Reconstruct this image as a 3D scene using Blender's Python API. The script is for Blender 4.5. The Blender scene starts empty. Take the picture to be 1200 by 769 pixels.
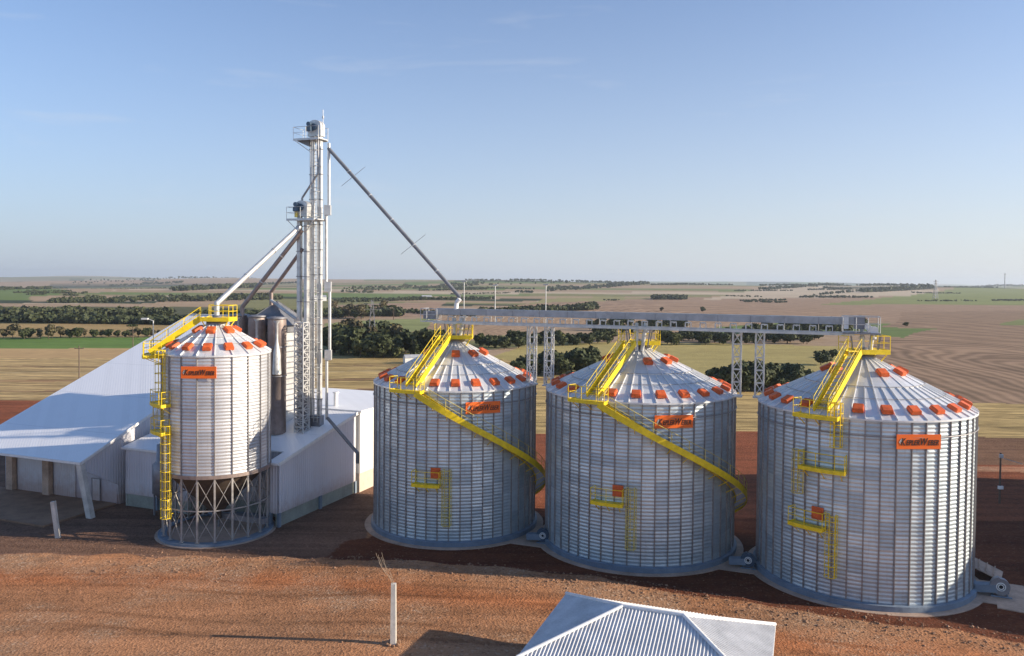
import bpy, bmesh, math, random
import numpy as np
from mathutils import Vector, Matrix
R = math.radians
sc = bpy.context.scene
col = sc.collection
random.seed(7)
rng = np.random.default_rng(11)

# ------------------------------------------------------------------ camera
CAMH = 21.3
cd = bpy.data.cameras.new('camera'); cam = bpy.data.objects.new('camera', cd); col.objects.link(cam)
cd.sensor_width = 36; cd.lens = 28.0
cd.clip_start = 0.5; cd.clip_end = 40000
cam.matrix_world = (Matrix.Translation((0, 0, CAMH)) @ Matrix.Rotation(R(90 - 1.5), 4, 'X')
                    @ Matrix.Rotation(R(0.5), 4, 'Z'))
cd.shift_y = -29.1 / 1200
sc.camera = cam
# ------------------------------------------------------------------ world, sun, exposure
SUN_EL, SUN_A = 19.0, 8.0          # elevation; degrees the sun stands on the camera's side of due +X
w = bpy.data.worlds.new('World'); sc.world = w; w.use_nodes = True
wn = w.node_tree.nodes; wl = w.node_tree.links
sky = wn.new('ShaderNodeTexSky'); sky.sky_type = 'NISHITA'; sky.sun_disc = False
sky.sun_elevation = R(SUN_EL); sky.sun_rotation = R(90 + SUN_A)
sky.altitude = 600; sky.air_density = 1.0; sky.dust_density = 0.5; sky.ozone_density = 3.0
bg = wn['Background']; bg.inputs[1].default_value = 0.112
def wmath(op, a, b=0.0, clamp=False):
    n = wn.new('ShaderNodeMath'); n.operation = op; n.use_clamp = clamp
    for i, v in enumerate((a, b)):
        if isinstance(v, bpy.types.NodeSocket): wl.new(v, n.inputs[i])
        else: n.inputs[i].default_value = v
    return n.outputs[0]
def wmix(f_, a, b, mode='MIX'):
    n = wn.new('ShaderNodeMix'); n.data_type = 'RGBA'; n.blend_type = mode
    if isinstance(f_, bpy.types.NodeSocket): wl.new(f_, n.inputs[0])
    else: n.inputs[0].default_value = f_
    for v, k in ((a, 6), (b, 7)):
        if isinstance(v, bpy.types.NodeSocket): wl.new(v, n.inputs[k])
        else: n.inputs[k].default_value = (*v, 1)
    return n.outputs[2]
wtc = wn.new('ShaderNodeTexCoord'); wsp = wn.new('ShaderNodeSeparateXYZ'); wl.new(wtc.outputs['Generated'], wsp.inputs[0])
wz = wmath('MAXIMUM', wsp.outputs[2], 0.0)
wx_ = wmath('ADD', wmath('MULTIPLY', wsp.outputs[0], .5), .5, True)
pale = wmix(wx_, (2.2, 2.72, 3.6), (4.9, 4.8, 4.65))                     # dusty air low over the land, whiter towards the sun
hz = wmath('POWER', wmath('SUBTRACT', 1.0, wz), 4.2)
wcol = wmix(1.0, sky.outputs[0], (.90, .97, 1.10), 'MULTIPLY')
wcol = wmix(wmath('MULTIPLY', hz, .93), wcol, pale)
# a few thin wisps of cirrus
wm = wn.new('ShaderNodeMapping'); wl.new(wtc.outputs['Generated'], wm.inputs[0]); wm.inputs[3].default_value = (2.2, 2.2, 14)
wno = wn.new('ShaderNodeTexNoise'); wl.new(wm.outputs[0], wno.inputs['Vector']); wno.inputs['Scale'].default_value = 1.6; wno.inputs['Detail'].default_value = 7; wno.inputs['Roughness'].default_value = .6; wno.inputs['Distortion'].default_value = .4
wf = wmath('MULTIPLY', wmath('SUBTRACT', wno.outputs['Fac'], .585), 1.3, True)
wcol = wmix(wf, wcol, (4.2, 4.35, 4.7))
wl.new(wcol, bg.inputs[0])
sd = bpy.data.lights.new('sun', 'SUN'); sun = bpy.data.objects.new('sun', sd); col.objects.link(sun)
sd.energy = 5.0; sd.angle = R(0.5); sd.color = (1.0, 0.86, 0.68)
sv = Vector((math.cos(R(SUN_EL)) * math.cos(R(SUN_A)), -math.cos(R(SUN_EL)) * math.sin(R(SUN_A)), math.sin(R(SUN_EL))))
sun.rotation_euler = sv.to_track_quat('Z', 'Y').to_euler(); sun.location = (60, 0, 60)
sc.view_settings.view_transform = 'Standard'; sc.view_settings.look = 'None'
sc.view_settings.exposure = 0.64; sc.view_settings.gamma = 1.0
sc.cycles.max_bounces = 6; sc.cycles.diffuse_bounces = 3; sc.cycles.glossy_bounces = 3
sc.cycles.volume_bounces = 0

# ------------------------------------------------------------------ helpers
def pix(px, py):      # photo pixel -> ray direction (used only offline-style to place fields and tree rows)
    p, r = R(1.5), R(0.5); f = 933.0; cy = 331 + f * math.tan(p)
    a, b = px - 600, py - cy; c, s = math.cos(r), math.sin(r)
    x = a * c + b * s; u = -(-a * s + b * c) / f
    return Vector((x / f, math.cos(p) + u * math.sin(p), -math.sin(p) + u * math.cos(p)))
def gnd(px, py, z=0.0):
    v = pix(px, py); t = (z - CAMH) / v.z
    return Vector((v.x * t, v.y * t, z))
def atY(px, py, Y):
    v = pix(px, py); t = Y / v.y
    return Vector((v.x * t, Y, CAMH + v.z * t))

def tag(o, label=None, cat=None, group=None, kind=None):
    if label: o['label'] = label
    if cat: o['category'] = cat
    if group: o['group'] = group
    if kind: o['kind'] = kind
    return o
def empty(name, loc, rz=0, label=None, cat=None, group=None):
    o = bpy.data.objects.new(name, None); col.objects.link(o); o.location = loc; o.rotation_euler.z = rz
    o.empty_display_size = .2
    return tag(o, label, cat, group)
def inst(name, me, parent=None, loc=(0, 0, 0), rot=(0, 0, 0)):
    o = bpy.data.objects.new(name, me); col.objects.link(o); o.parent = parent
    o.location = loc; o.rotation_euler = rot
    return o

class MB:
    def __init__(s): s.v = []; s.f = []; s.sm = []
    def add(s, vs, fs, smooth=False):
        n = len(s.v); s.v += [tuple(v) for v in vs]; s.f += [tuple(i + n for i in f) for f in fs]; s.sm += [smooth] * len(fs)
        return s
    def box(s, c, d, M=None):
        c = Vector(c); x, y, z = d[0] / 2, d[1] / 2, d[2] / 2
        vs = [Vector((a * x, b * y, e * z)) for e in (-1, 1) for a, b in ((-1, -1), (1, -1), (1, 1), (-1, 1))]
        if M is not None: vs = [M @ v for v in vs]
        return s.add([c + v for v in vs], [(3, 2, 1, 0), (4, 5, 6, 7), (0, 1, 5, 4), (1, 2, 6, 5), (2, 3, 7, 6), (3, 0, 4, 7)])
    def beam(s, p, q, w_, h=None, up=(0, 0, 1)):
        p, q = Vector(p), Vector(q); h = h or w_; d = q - p; L = d.length
        if L < 1e-6: return s
        z = d.normalized(); up = Vector(up)
        if abs(z.dot(up)) > .98: up = Vector((1, 0, 0))
        x = z.cross(up).normalized(); y = x.cross(z)
        vs = [b + x * (i * w_ / 2) + y * (j * h / 2) for b in (p, q) for i, j in ((-1, -1), (1, -1), (1, 1), (-1, 1))]
        return s.add(vs, [(0, 1, 2, 3), (7, 6, 5, 4), (1, 0, 4, 5), (2, 1, 5, 6), (3, 2, 6, 7), (0, 3, 7, 4)])
    def tube(s, p, q, r, n=8, r2=None, cap=True):
        p, q = Vector(p), Vector(q); d = q - p; r2 = r if r2 is None else r2
        if d.length < 1e-6: return s
        z = d.normalized(); up = Vector((0, 0, 1)) if abs(z.z) < .95 else Vector((1, 0, 0))
        x = z.cross(up).normalized(); y = z.cross(x)
        vs = []
        for b, rr in ((p, r), (q, r2)):
            for i in range(n):
                a = 2 * math.pi * i / n; vs.append(b + x * (math.cos(a) * rr) + y * (math.sin(a) * rr))
        s.add(vs, [(i, (i + 1) % n, n + (i + 1) % n, n + i)[::-1] for i in range(n)], True)
        if cap: s.add(vs, [tuple(range(n)), tuple(range(2 * n - 1, n - 1, -1))])
        return s
    def path(s, pts, r, n=6):
        for a, b in zip(pts[:-1], pts[1:]): s.tube(a, b, r, n)
        return s
    def lathe(s, prof, n=48, smooth=True, c=(0, 0), cap=False):
        m = len(prof); vs = []
        for i in range(n):
            a = 2 * math.pi * i / n
            for r, z in prof: vs.append((c[0] + r * math.sin(a), c[1] - r * math.cos(a), z))
        fs = [(i * m + j, ((i + 1) % n) * m + j, ((i + 1) % n) * m + j + 1, i * m + j + 1) for i in range(n) for j in range(m - 1)]
        s.add(vs, fs, smooth)
        if cap: s.add([vs[i * m + m - 1] for i in range(n)], [tuple(range(n))])
        return s
    def poly(s, pts, z0, z1):      # vertical prism over a footprint (counter-clockwise)
        n = len(pts); vs = [(p[0], p[1], z0) for p in pts] + [(p[0], p[1], z1) for p in pts]
        return s.add(vs, [tuple(range(n - 1, -1, -1)), tuple(range(n, 2 * n))] + [(i, (i + 1) % n, n + (i + 1) % n, n + i) for i in range(n)])
    def slab(s, quad, t):           # thick sheet from 4 (or more) 3D corners, thickness downwards
        n = len(quad); q = [Vector(p) for p in quad]; lo = [p - Vector((0, 0, t)) for p in q]
        return s.add(q + lo, [tuple(range(n)), tuple(range(2 * n - 1, n - 1, -1))] + [((i + 1) % n, i, n + i, n + (i + 1) % n) for i in range(n)])
    def mesh(s, name, mat):
        me = bpy.data.meshes.new(name); me.from_pydata(s.v, [], s.f); me.materials.append(mat)
        me.polygons.foreach_set('use_smooth', s.sm); me.update()
        return me
    def build(s, name, mat, parent=None, loc=(0, 0, 0), rot=(0, 0, 0)):
        return inst(name, s.mesh(name, mat), parent, loc, rot)

# ------------------------------------------------------------------ materials
class NT:
    def __init__(s, name):
        s.m = bpy.data.materials.new(name); s.m.use_nodes = True; s.t = s.m.node_tree; s.n = s.t.nodes; s.l = s.t.links
        s.b = s.n['Principled BSDF']
    def node(s, t, **k):
        n = s.n.new(t)
        for a, b in k.items():
            if a[0] == 'i' and a[1:].isdigit(): s.put(b, n.inputs[int(a[1:])])
            else: setattr(n, a, b)
        return n
    def put(s, v, sock):
        if isinstance(v, bpy.types.NodeSocket): s.l.new(v, sock)
        else: sock.default_value = v
    def math(s, op, a, b=0.0, c=0.0):
        n = s.n.new('ShaderNodeMath'); n.operation = op; s.put(a, n.inputs[0]); s.put(b, n.inputs[1]); s.put(c, n.inputs[2]); return n.outputs[0]
    def mix(s, fac, a, b, mode='MIX'):
        n = s.n.new('ShaderNodeMix'); n.data_type = 'RGBA'; n.blend_type = mode
        s.put(fac, n.inputs[0])
        for v, k in ((a, 6), (b, 7)):
            s.put(v if isinstance(v, bpy.types.NodeSocket) else (v[0], v[1], v[2], 1), n.inputs[k])
        return n.outputs[2]
    def obj(s): return s.node('ShaderNodeTexCoord').outputs['Object']
    def geo(s): return s.node('ShaderNodeNewGeometry').outputs['Position']
    def scale(s, vec, sx, sy, sz):
        n = s.node('ShaderNodeMapping'); n.inputs[3].default_value = (sx, sy, sz); s.l.new(vec, n.inputs[0]); return n.outputs[0]
    def noise(s, vec, sc_, det=4, rough=.55, dist=0.0):
        n = s.node('ShaderNodeTexNoise'); n.inputs['Scale'].default_value = sc_; n.inputs['Detail'].default_value = det
        n.inputs['Roughness'].default_value = rough; n.inputs['Distortion'].default_value = dist
        if vec is not None: s.l.new(vec, n.inputs['Vector'])
        return n.outputs['Fac']
    def ramp(s, v, a, b, lo=0.0, hi=1.0):
        n = s.node('ShaderNodeMapRange'); n.clamp = True; s.put(v, n.inputs[0])
        for i, x in enumerate((a, b, lo, hi)): n.inputs[i + 1].default_value = x
        return n.outputs[0]
    def bump(s, h, st=.3, dist=.05):
        n = s.node('ShaderNodeBump'); n.inputs['Strength'].default_value = st; n.inputs['Distance'].default_value = dist
        s.l.new(h, n.inputs['Height']); s.l.new(n.outputs[0], s.b.inputs['Normal']); return n
    def base(s, c): s.put(c if isinstance(c, bpy.types.NodeSocket) else (c[0], c[1], c[2], 1), s.b.inputs['Base Color'])

def plain(name, c, rough=.6, metal=0.0, var=.18, sc_=1.5, bump=0.0):
    t = NT(name); p = t.geo()
    n1 = t.noise(p, sc_, 5); n2 = t.noise(p, sc_ * 9, 3)
    k = t.math('ADD', t.ramp(n1, .3, .7, 1 - var, 1 + var * .5), t.ramp(n2, .3, .7, -var * .4, var * .3))
    cc = t.node('ShaderNodeVectorMath', operation='SCALE'); cc.inputs[0].default_value = c; t.l.new(k, cc.inputs[3])
    t.l.new(cc.outputs[0], t.b.inputs['Base Color'])
    t.b.inputs['Roughness'].default_value = rough; t.b.inputs['Metallic'].default_value = metal
    if bump: t.bump(n2, bump, .03)
    return t.m

def galv_wall(name='galvanised_wall', c0=(.42, .49, .53), c1=(.70, .77, .79)):
    t = NT(name); uv = t.node('ShaderNodeUVMap').outputs[0]
    sep = t.node('ShaderNodeSeparateXYZ'); t.l.new(uv, sep.inputs[0])
    fx = t.math('FLOOR', sep.outputs[0]); fy = t.math('FLOOR', sep.outputs[1])
    cmb = t.node('ShaderNodeCombineXYZ'); t.l.new(fx, cmb.inputs[0]); t.l.new(fy, cmb.inputs[1])
    oi = t.node('ShaderNodeObjectInfo'); t.l.new(oi.outputs['Random'], cmb.inputs[2])
    wn_ = t.node('ShaderNodeTexWhiteNoise'); t.l.new(cmb.outputs[0], wn_.inputs['Vector'])
    n = t.noise(t.geo(), 2.5, 5)
    n3 = t.noise(t.scale(t.geo(), .25, .25, 6), 1.0, 3)
    k = t.math('ADD', t.math('MULTIPLY', wn_.outputs['Value'], .45), t.math('ADD', t.math('MULTIPLY', n, .35), t.math('MULTIPLY', n3, .3)))
    c = t.mix(t.ramp(k, .25, .9), c0, c1)
    # grime running down the sheets, rust-coloured dust near the foot
    st = t.noise(t.scale(t.geo(), 5, 5, .35), 1.0, 4)
    c = t.mix(t.ramp(st, .55, .8, 0, .35), c, (.30, .27, .25))
    # horizontal seam between sheet courses
    fr = t.math('FRACT', sep.outputs[1]); c = t.mix(t.ramp(fr, .0, .05, .35, 0), c, (.25, .24, .24))
    t.base(c); t.b.inputs['Metallic'].default_value = .62
    t.l.new(t.ramp(k, .2, .9, .56, .42), t.b.inputs['Roughness'])
    return t.m

def galv(name, c, rough=.42, metal=.6, var=.25):
    t = NT(name); p = t.geo()
    v = t.node('ShaderNodeTexVoronoi'); v.inputs['Scale'].default_value = 3.0; t.l.new(p, v.inputs['Vector'])
    n = t.noise(p, 1.3, 5)
    k = t.math('ADD', t.math('MULTIPLY', n, .8), t.math('MULTIPLY', t.node('ShaderNodeSeparateColor', i0=v.outputs['Color']).outputs[0], .25))
    t.base(t.mix(t.ramp(k, .3, .85), [x * (1 - var) for x in c], [min(1, x * (1 + var * .5)) for x in c]))
    t.b.inputs['Metallic'].default_value = metal; t.b.inputs['Roughness'].default_value = rough
    return t.m

def cladding(name, c, pitch=.2, st=.5, rough=.45, dirt=.25, splash=True):
    t = NT(name); o = t.obj(); sp = t.node('ShaderNodeSeparateXYZ'); t.l.new(o, sp.inputs[0])
    h = t.math('SINE', t.math('MULTIPLY', t.math('ADD', sp.outputs[0], sp.outputs[1]), 2 * math.pi / pitch))
    n = t.noise(t.scale(o, 1, 1, .25), 1.2, 5)
    c_ = t.mix(t.ramp(n, .55, .85, 0, dirt), c, (.42, .35, .3))
    fl = t.math('FLOOR', t.math('MULTIPLY', t.math('ADD', sp.outputs[0], sp.outputs[1]), 1.0))
    wn_ = t.node('ShaderNodeTexWhiteNoise', noise_dimensions='1D'); t.l.new(fl, wn_.inputs['W'])
    c_ = t.mix(t.math('MULTIPLY', wn_.outputs['Value'], .12), c_, [x * .6 for x in c])
    if splash:   # red earth thrown up on the foot of the walls, streaks below the laps
        sn = t.noise(t.scale(o, 1, 1, 1), 1.6, 5, .65)
        zf = t.math('SUBTRACT', sp.outputs[2], t.math('MULTIPLY', sn, 2.2))
        c_ = t.mix(t.ramp(zf, 1.2, -.6, 0, .6), c_, (.34, .17, .09))
    lap = t.math('FRACT', t.math('MULTIPLY', sp.outputs[1], .16)); c_ = t.mix(t.math('MULTIPLY', t.ramp(lap, .012, .0), .45 if not splash else 0.0), c_, (.3, .3, .32))
    t.base(c_); t.b.inputs['Roughness'].default_value = rough
    t.bump(h, st, .03)
    return t.m

M = {}
M['wall'] = galv_wall()
M['wall_small'] = galv_wall('galvanised_wall_warm', (.50, .51, .53), (.78, .78, .78))
def roofmat():
    t = NT('silo_roof_sheet'); sp_ = t.node('ShaderNodeSeparateXYZ'); t.l.new(t.obj(), sp_.inputs[0])
    an = t.math('FLOOR', t.math('MULTIPLY', t.math('ARCTAN2', sp_.outputs[0], sp_.outputs[1]), 48 / (2 * math.pi)))
    zl = t.math('FLOOR', t.math('MULTIPLY', sp_.outputs[2], 1.1)); cmb = t.node('ShaderNodeCombineXYZ'); t.l.new(an, cmb.inputs[0]); t.l.new(zl, cmb.inputs[1])
    wn_ = t.node('ShaderNodeTexWhiteNoise'); t.l.new(cmb.outputs[0], wn_.inputs['Vector'])
    n = t.noise(t.geo(), 1.2, 5)
    k = t.math('ADD', t.math('MULTIPLY', wn_.outputs['Value'], .55), t.math('MULTIPLY', n, .5))
    t.base(t.mix(t.ramp(k, .15, .85), (.56, .58, .60), (.84, .84, .83))); t.b.inputs['Metallic'].default_value = .35
    t.l.new(t.ramp(k, .2, .8, .55, .38), t.b.inputs['Roughness']); return t.m
M['roof'] = roofmat()
M['rib'] = galv('roof_seam', (.80, .79, .77), .5, .2, .1)
M['stiff'] = galv('stiffener_steel', (.36, .34, .33), .5, .5)
M['galv'] = galv('galvanised_steel', (.66, .66, .64), .45, .45)
M['galv_dark'] = galv('weathered_steel', (.30, .30, .32), .5, .5)
M['galv_brown'] = galv('stained_steel', (.34, .27, .24), .5, .45)
M['slate'] = galv('slate_grey_cover', (.22, .225, .24), .5, .3)
M['cover'] = galv('conveyor_cover', (.44, .45, .46), .5, .25)
M['yellow'] = plain('yellow_paint', (.92, .66, .012), .5, 0, .2, 3)
M['yellow_pale'] = plain('faded_yellow_paint', (.72, .58, .14), .5, 0, .15, 3)
M['orange'] = plain('orange_paint', (.70, .125, .025), .55, 0, .28, 3)
M['sign'] = plain('orange_sign', (.86, .15, .012), .45, 0, .06, 2)
M['black'] = plain('black_lettering', (.02, .015, .015), .5, 0, .1, 3)
M['whitep'] = plain('white_paint', (.8, .8, .78), .5, 0, .1, 3)
M['conc'] = plain('concrete', (.50, .36, .27), .85, 0, .3, .6, .3)
M['conc_shade_blue'] = plain('ring_beam_shade_blue', (.20, .25, .31), .6, 0, .2, 1.2)  # ring beam concrete with its bluish shade put into the colour
M['conc_green'] = plain('mossy_concrete_wall', (.33, .35, .30), .85, 0, .25, .7, .2)
M['conc_light'] = plain('pale_concrete', (.58, .55, .50), .8, 0, .25, 1.3, .2)
M['leg'] = galv('leg_steel', (.44, .42, .40), .5, .4)
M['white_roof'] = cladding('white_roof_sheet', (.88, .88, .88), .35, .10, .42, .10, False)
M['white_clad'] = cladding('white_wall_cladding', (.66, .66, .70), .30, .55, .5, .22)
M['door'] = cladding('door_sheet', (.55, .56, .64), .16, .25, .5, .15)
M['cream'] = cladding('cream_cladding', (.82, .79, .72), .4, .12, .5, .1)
M['tile'] = plain('white_fibre_roof', (.66, .66, .66), .6, 0, .18, .9, .1)
M['motor'] = plain('blue_grey_enamel', (.07, .11, .16), .4, .2, .2, 3)
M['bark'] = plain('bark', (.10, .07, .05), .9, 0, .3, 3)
M['wood'] = plain('weathered_wood', (.16, .12, .09), .9, 0, .3, 3)
M['glass'] = plain('lamp_glass', (.7, .7, .68), .2, 0, .05, 3)
M['rock'] = plain('rubble_stone', (.34, .19, .11), .9, 0, .5, 2.0)
M['dark'] = plain('dark_interior', (.03, .028, .025), .9)

def leafmat(name, a, b):
    t = NT(name); oi = t.node('ShaderNodeObjectInfo')
    n = t.noise(t.geo(), .55, 4)
    k = t.math('ADD', t.math('MULTIPLY', t.ramp(n, .3, .7), .75), t.math('MULTIPLY', oi.outputs['Random'], .25))
    t.base(t.mix(k, a, b)); t.b.inputs['Roughness'].default_value = .7
    t.b.inputs['Specular IOR Level'].default_value = .2
    return t.m
M['leaf'] = leafmat('foliage', (.035, .05, .018), (.13, .135, .05))
M['leaf_dark'] = leafmat('dark_foliage', (.022, .034, .015), (.085, .095, .038))
M['leaf_brown'] = leafmat('dry_foliage', (.07, .06, .035), (.14, .12, .06))
M['leaf_far'] = leafmat('woodland_foliage', (.03, .045, .02), (.085, .09, .04))
M['dry'] = plain('dry_stalk', (.42, .33, .24), .8)

# ------------------------------------------------------------------ terrain: one sheet to the horizon
EDGE = [(-60, 60), (-30, 59.5), (-24, 59), (-9.4, 58.0), (6.1, 55.0), (15.4, 51.6), (30.6, 47.2), (60, 44)]      # top of the bank in front of the silos
HB = [(-60, .2), (-30, .25), (-20, .5), (-9, .9), (6, .8), (15, .45), (28, .25), (60, .1)]
EX, EY = zip(*EDGE); HX, HY_ = zip(*HB)
def smooth(a, b, x):
    t = np.clip((x - a) / (b - a), 0, 1); return t * t * (3 - 2 * t)
def vnoise(x, y, s, seed=0):
    x = x / s; y = y / s; xi = np.floor(x); yi = np.floor(y); fx = x - xi; fy = y - yi
    fx = fx * fx * (3 - 2 * fx); fy = fy * fy * (3 - 2 * fy)
    def h(a, b):
        q = np.sin(a * 127.1 + b * 311.7 + seed * 74.7) * 43758.5453; return q - np.floor(q)
    return (h(xi, yi) * (1 - fx) + h(xi + 1, yi) * fx) * (1 - fy) + (h(xi, yi + 1) * (1 - fx) + h(xi + 1, yi + 1) * fx) * fy
def ground_h(x, y):
    x = np.asarray(x, float); y = np.asarray(y, float)
    e = np.interp(x, EX, EY) + (vnoise(x, y, 2.2, 3) - .5) * 1.0; hb = np.interp(x, HX, HY_)
    z = hb * smooth(2.6, 0.0, y - e)
    z = z + (vnoise(x, y, .7, 5) - .5) * .10 * smooth(2.5, 0.5, np.abs(y - e))
    near = smooth(110, 160, y)
    z = z + near * (vnoise(x, y, 90, 1) - .5) * 1.2
    d = np.hypot(x, y)
    a = smooth(900, 3000, d)
    z = z + a * ((vnoise(x, y * .7, 1500, 8) - .40) * 70 + (vnoise(x, y, 600, 9) - .5) * 12)
    z = z + smooth(4500, 9000, d) * (8 + (vnoise(x, y * .6, 2600, 12) - .4) * 34)
    return z
def gz(x, y): return float(ground_h(x, y))

NR, NC = 760, 1000
inv = np.linspace(1 / 26., 1 / 14000., NR)
ys = np.concatenate([np.linspace(-30, 25, 40), 1 / inv])
hw = 1.05 * (np.maximum(ys, 0) + 55)
tt = np.linspace(-1, 1, NC)
Xg = hw[:, None] * tt[None, :]; Yg = np.repeat(ys[:, None], NC, 1)
Zg = ground_h(Xg, Yg)
# field map: (r,g,b) base colours + kind (0 soil, .33 stubble rows, .66 ploughed, 1 smooth crop)
def flat_w(pts): return [tuple(gnd(a, b)[:2]) for a, b in pts]
def inside(poly, X, Y):
    r = np.zeros(X.shape, bool); n = len(poly); j = n - 1
    for i in range(n):
        xi, yi = poly[i]; xj, yj = poly[j]
        if yi != yj:
            c = ((yi > Y) != (yj > Y)) & (X < (xj - xi) * (Y - yi) / (yj - yi) + xi); r ^= c
        j = i
    return r
C = np.zeros(Xg.shape + (4,)); 
wx = Xg + (vnoise(Xg, Yg, 60, 21) - .5) * np.clip(Yg * .02, 0, 10); wy = Yg * (1 + (vnoise(Xg, Yg, 90, 22) - .5) * .012)
# far patchwork
cell = vnoise(Xg, Yg, 1, 0) * 0
def patch(X, Y, sx, sy, seed):
    ang = .25; x = X * math.cos(ang) + Y * math.sin(ang); y = -X * math.sin(ang) + Y * math.cos(ang)
    y = y / sy; row = np.floor(y); x = x / sx + (np.sin(row * 12.9 + seed) * 43.7 % 1); a = np.floor(x)
    q = np.sin(a * 12.9898 + row * 78.233 + seed) * 43758.5453; return q - np.floor(q)
def patch2(X, Y, seed):
    ang = .18; x = X * math.cos(ang) + Y * math.sin(ang); y = np.maximum(-X * math.sin(ang) + Y * math.cos(ang), 50)
    y = np.log(y) / .105; row = np.floor(y); wdt = .28 * np.exp(row * .105); x = x / wdt + (np.sin(row * 12.9 + seed) * 43.7 % 1); a_ = np.floor(x)
    q = np.sin(a_ * 12.9898 + row * 78.233 + seed) * 43758.5453; return q - np.floor(q)
pv = patch2(Xg + (vnoise(Xg, Yg, 400, 4) - .5) * 160, Yg * (1 + (vnoise(Xg, Yg, 500, 6) - .5) * .10), 2.0)
TAN = (.38, .27, .17); PINK = (.37, .265, .17); STRAW = (.36, .25, .11); GREEN = (.15, .20, .06); OLIVE = (.22, .21, .09); WOOD = (.045, .06, .03); PALE = (.50, .40, .28)
BROWN = (.19, .115, .07); REDSOIL = (.26, .085, .04); SOIL = (.43, .205, .10)
pal = [(0, TAN), (.20, GREEN), (.34, PALE), (.48, OLIVE), (.62, PINK), (.74, WOOD), (.90, TAN)]
C[..., :3] = TAN; C[..., 3] = 1
for lo, c in pal: C[..., :3] = np.where((pv >= lo)[..., None], c, C[..., :3])
nearm = Yg < 700 + (vnoise(Xg, Yg, 200, 2) - .5) * 150
C[..., :3] = np.where(nearm[..., None], PINK, C[..., :3])
FIELDS = [
 ([(-200, 352), (60, 352), (80, 341), (-200, 338)], GREEN, 1), ([(40, 353), (150, 352), (145, 347), (35, 348)], TAN, 1),
 ([(130, 365), (420, 360), (420, 351), (200, 351)], TAN, 1), ([(270, 362), (420, 364), (430, 352), (300, 350)], OLIVE, 1),
 ([(-250, 385), (300, 385), (300, 360), (-250, 360)], (.10, .10, .05), 1),
 ([(-300, 395), (300, 395), (300, 380), (-300, 380)], STRAW, 1),
 ([(-300, 408), (300, 408), (300, 395), (-300, 394)], (.13, .21, .05), 1),
 ([(-300, 420), (300, 420), (300, 408), (-300, 408)], (.46, .31, .15), 1),
 ([(-400, 478), (440, 478), (440, 420), (-400, 420)], (.45, .32, .15), .33),
 ([(380, 420), (460, 420), (700, 400), (500, 380), (380, 384)], OLIVE, 1),
 ([(385, 395), (500, 388), (520, 374), (430, 377), (385, 380)], (.25, .27, .11), 1),
 ([(440, 396), (560, 400), (640, 384), (900, 384), (900, 352), (640, 352), (520, 374), (500, 386)], (.37, .25, .155), .5),
 ([(385, 374), (520, 372), (520, 354), (385, 358)], (.36, .24, .16), 1),
 ([(620, 356), (800, 353), (720, 349), (640, 350)], (.30, .27, .12), 1),
 ([(560, 425), (700, 445), (960, 450), (1010, 408), (860, 404), (720, 402), (620, 404)], (.38, .31, .12), 1),
 ([(840, 392), (1060, 392), (1060, 380), (930, 378), (840, 384)], (.14, .20, .06), 1),
 ([(385, 540), (385, 418), (560, 418), (700, 443), (1240, 470), (1240, 530), (900, 530)], (.46, .33, .14), .33),
 ([(640, 372), (1060, 378), (1500, 378), (1500, 350), (1000, 348), (800, 350), (640, 354)], (.32, .215, .14), .6),
 ([(985, 470), (1020, 400), (1060, 366), (1500, 360), (1500, 476), (1150, 472)], (.27, .18, .115), .66),
 ([(960, 357), (1500, 359), (1500, 344), (1120, 345), (1050, 350)], (.22, .24, .08), 1),
 ([(820, 352), (1060, 350), (1110, 345), (900, 343)], PALE, 1),
 ([(1170, 382), (1500, 384), (1500, 372), (1190, 374)], (.20, .22, .08), 1),
 ([(1010, 392), (1060, 396), (1100, 386), (1040, 384)], (.14, .19, .06), 1),
]
for pts, c, k in FIELDS:
    m = inside(flat_w(pts), wx, wy)
    C[m, :3] = c; C[m, 3] = k
# strips across the stubble
for yy, hh, c in ((444, 2.2, (.32, .2, .1)), (428, 1.2, (.30, .2, .1)), (456, 1.5, (.3, .18, .1)), (435, 1.0, (.5, .38, .2))):
    m = inside(flat_w([(-400, yy + hh), (1400, yy + hh + 3), (1400, yy + 3), (-400, yy)]), wx, wy) & (C[..., 3] == .33); C[m, :3] = c
# the yard's soil; the wooded far side is painted above
yard = Yg < 104 + (vnoise(Xg, Yg, 12, 31) - .5) * 6
C[yard, :3] = SOIL; C[yard, 3] = 0
RED = [([(-400, 560), (70, 560), (56, 468), (-400, 468)], REDSOIL), ([(500, 640), (1300, 760), (1300, 525), (900, 505), (620, 508), (560, 540)], REDSOIL),
       ([(1130, 545), (1300, 545), (1300, 515), (1130, 512)], (.22, .12, .07)),
       ([(1130, 552), (1300, 556), (1300, 549), (1130, 546)], (.42, .2, .11))]
for pts, c in RED:
    m = inside(flat_w(pts), wx, wy); C[m, :3] = c; C[m, 3] = 0
off = np.interp(Xg, EX, EY) - Yg + (vnoise(Xg, Yg, 9, 61) - .5) * 3.0
lane = yard & (Yg > 20) & (Xg < 60)
def lanepaint(m, c, f_): C[m, :3] = C[m, :3] * (1 - f_) + np.array(c) * f_
wgt = np.exp(-((off - 5.2) / 1.7) ** 2); C[..., :3] = np.where(lane[..., None], C[..., :3] * (1 - .75 * wgt[..., None]) + np.array((.46, .165, .065)) * .75 * wgt[..., None], C[..., :3])
wgt = smooth(8, 13, off) * vnoise(Xg, Yg, 7, 63); C[..., :3] = np.where(lane[..., None], C[..., :3] * (1 - .7 * wgt[..., None]) + np.array((.37, .20, .11)) * .7 * wgt[..., None], C[..., :3])
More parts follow.
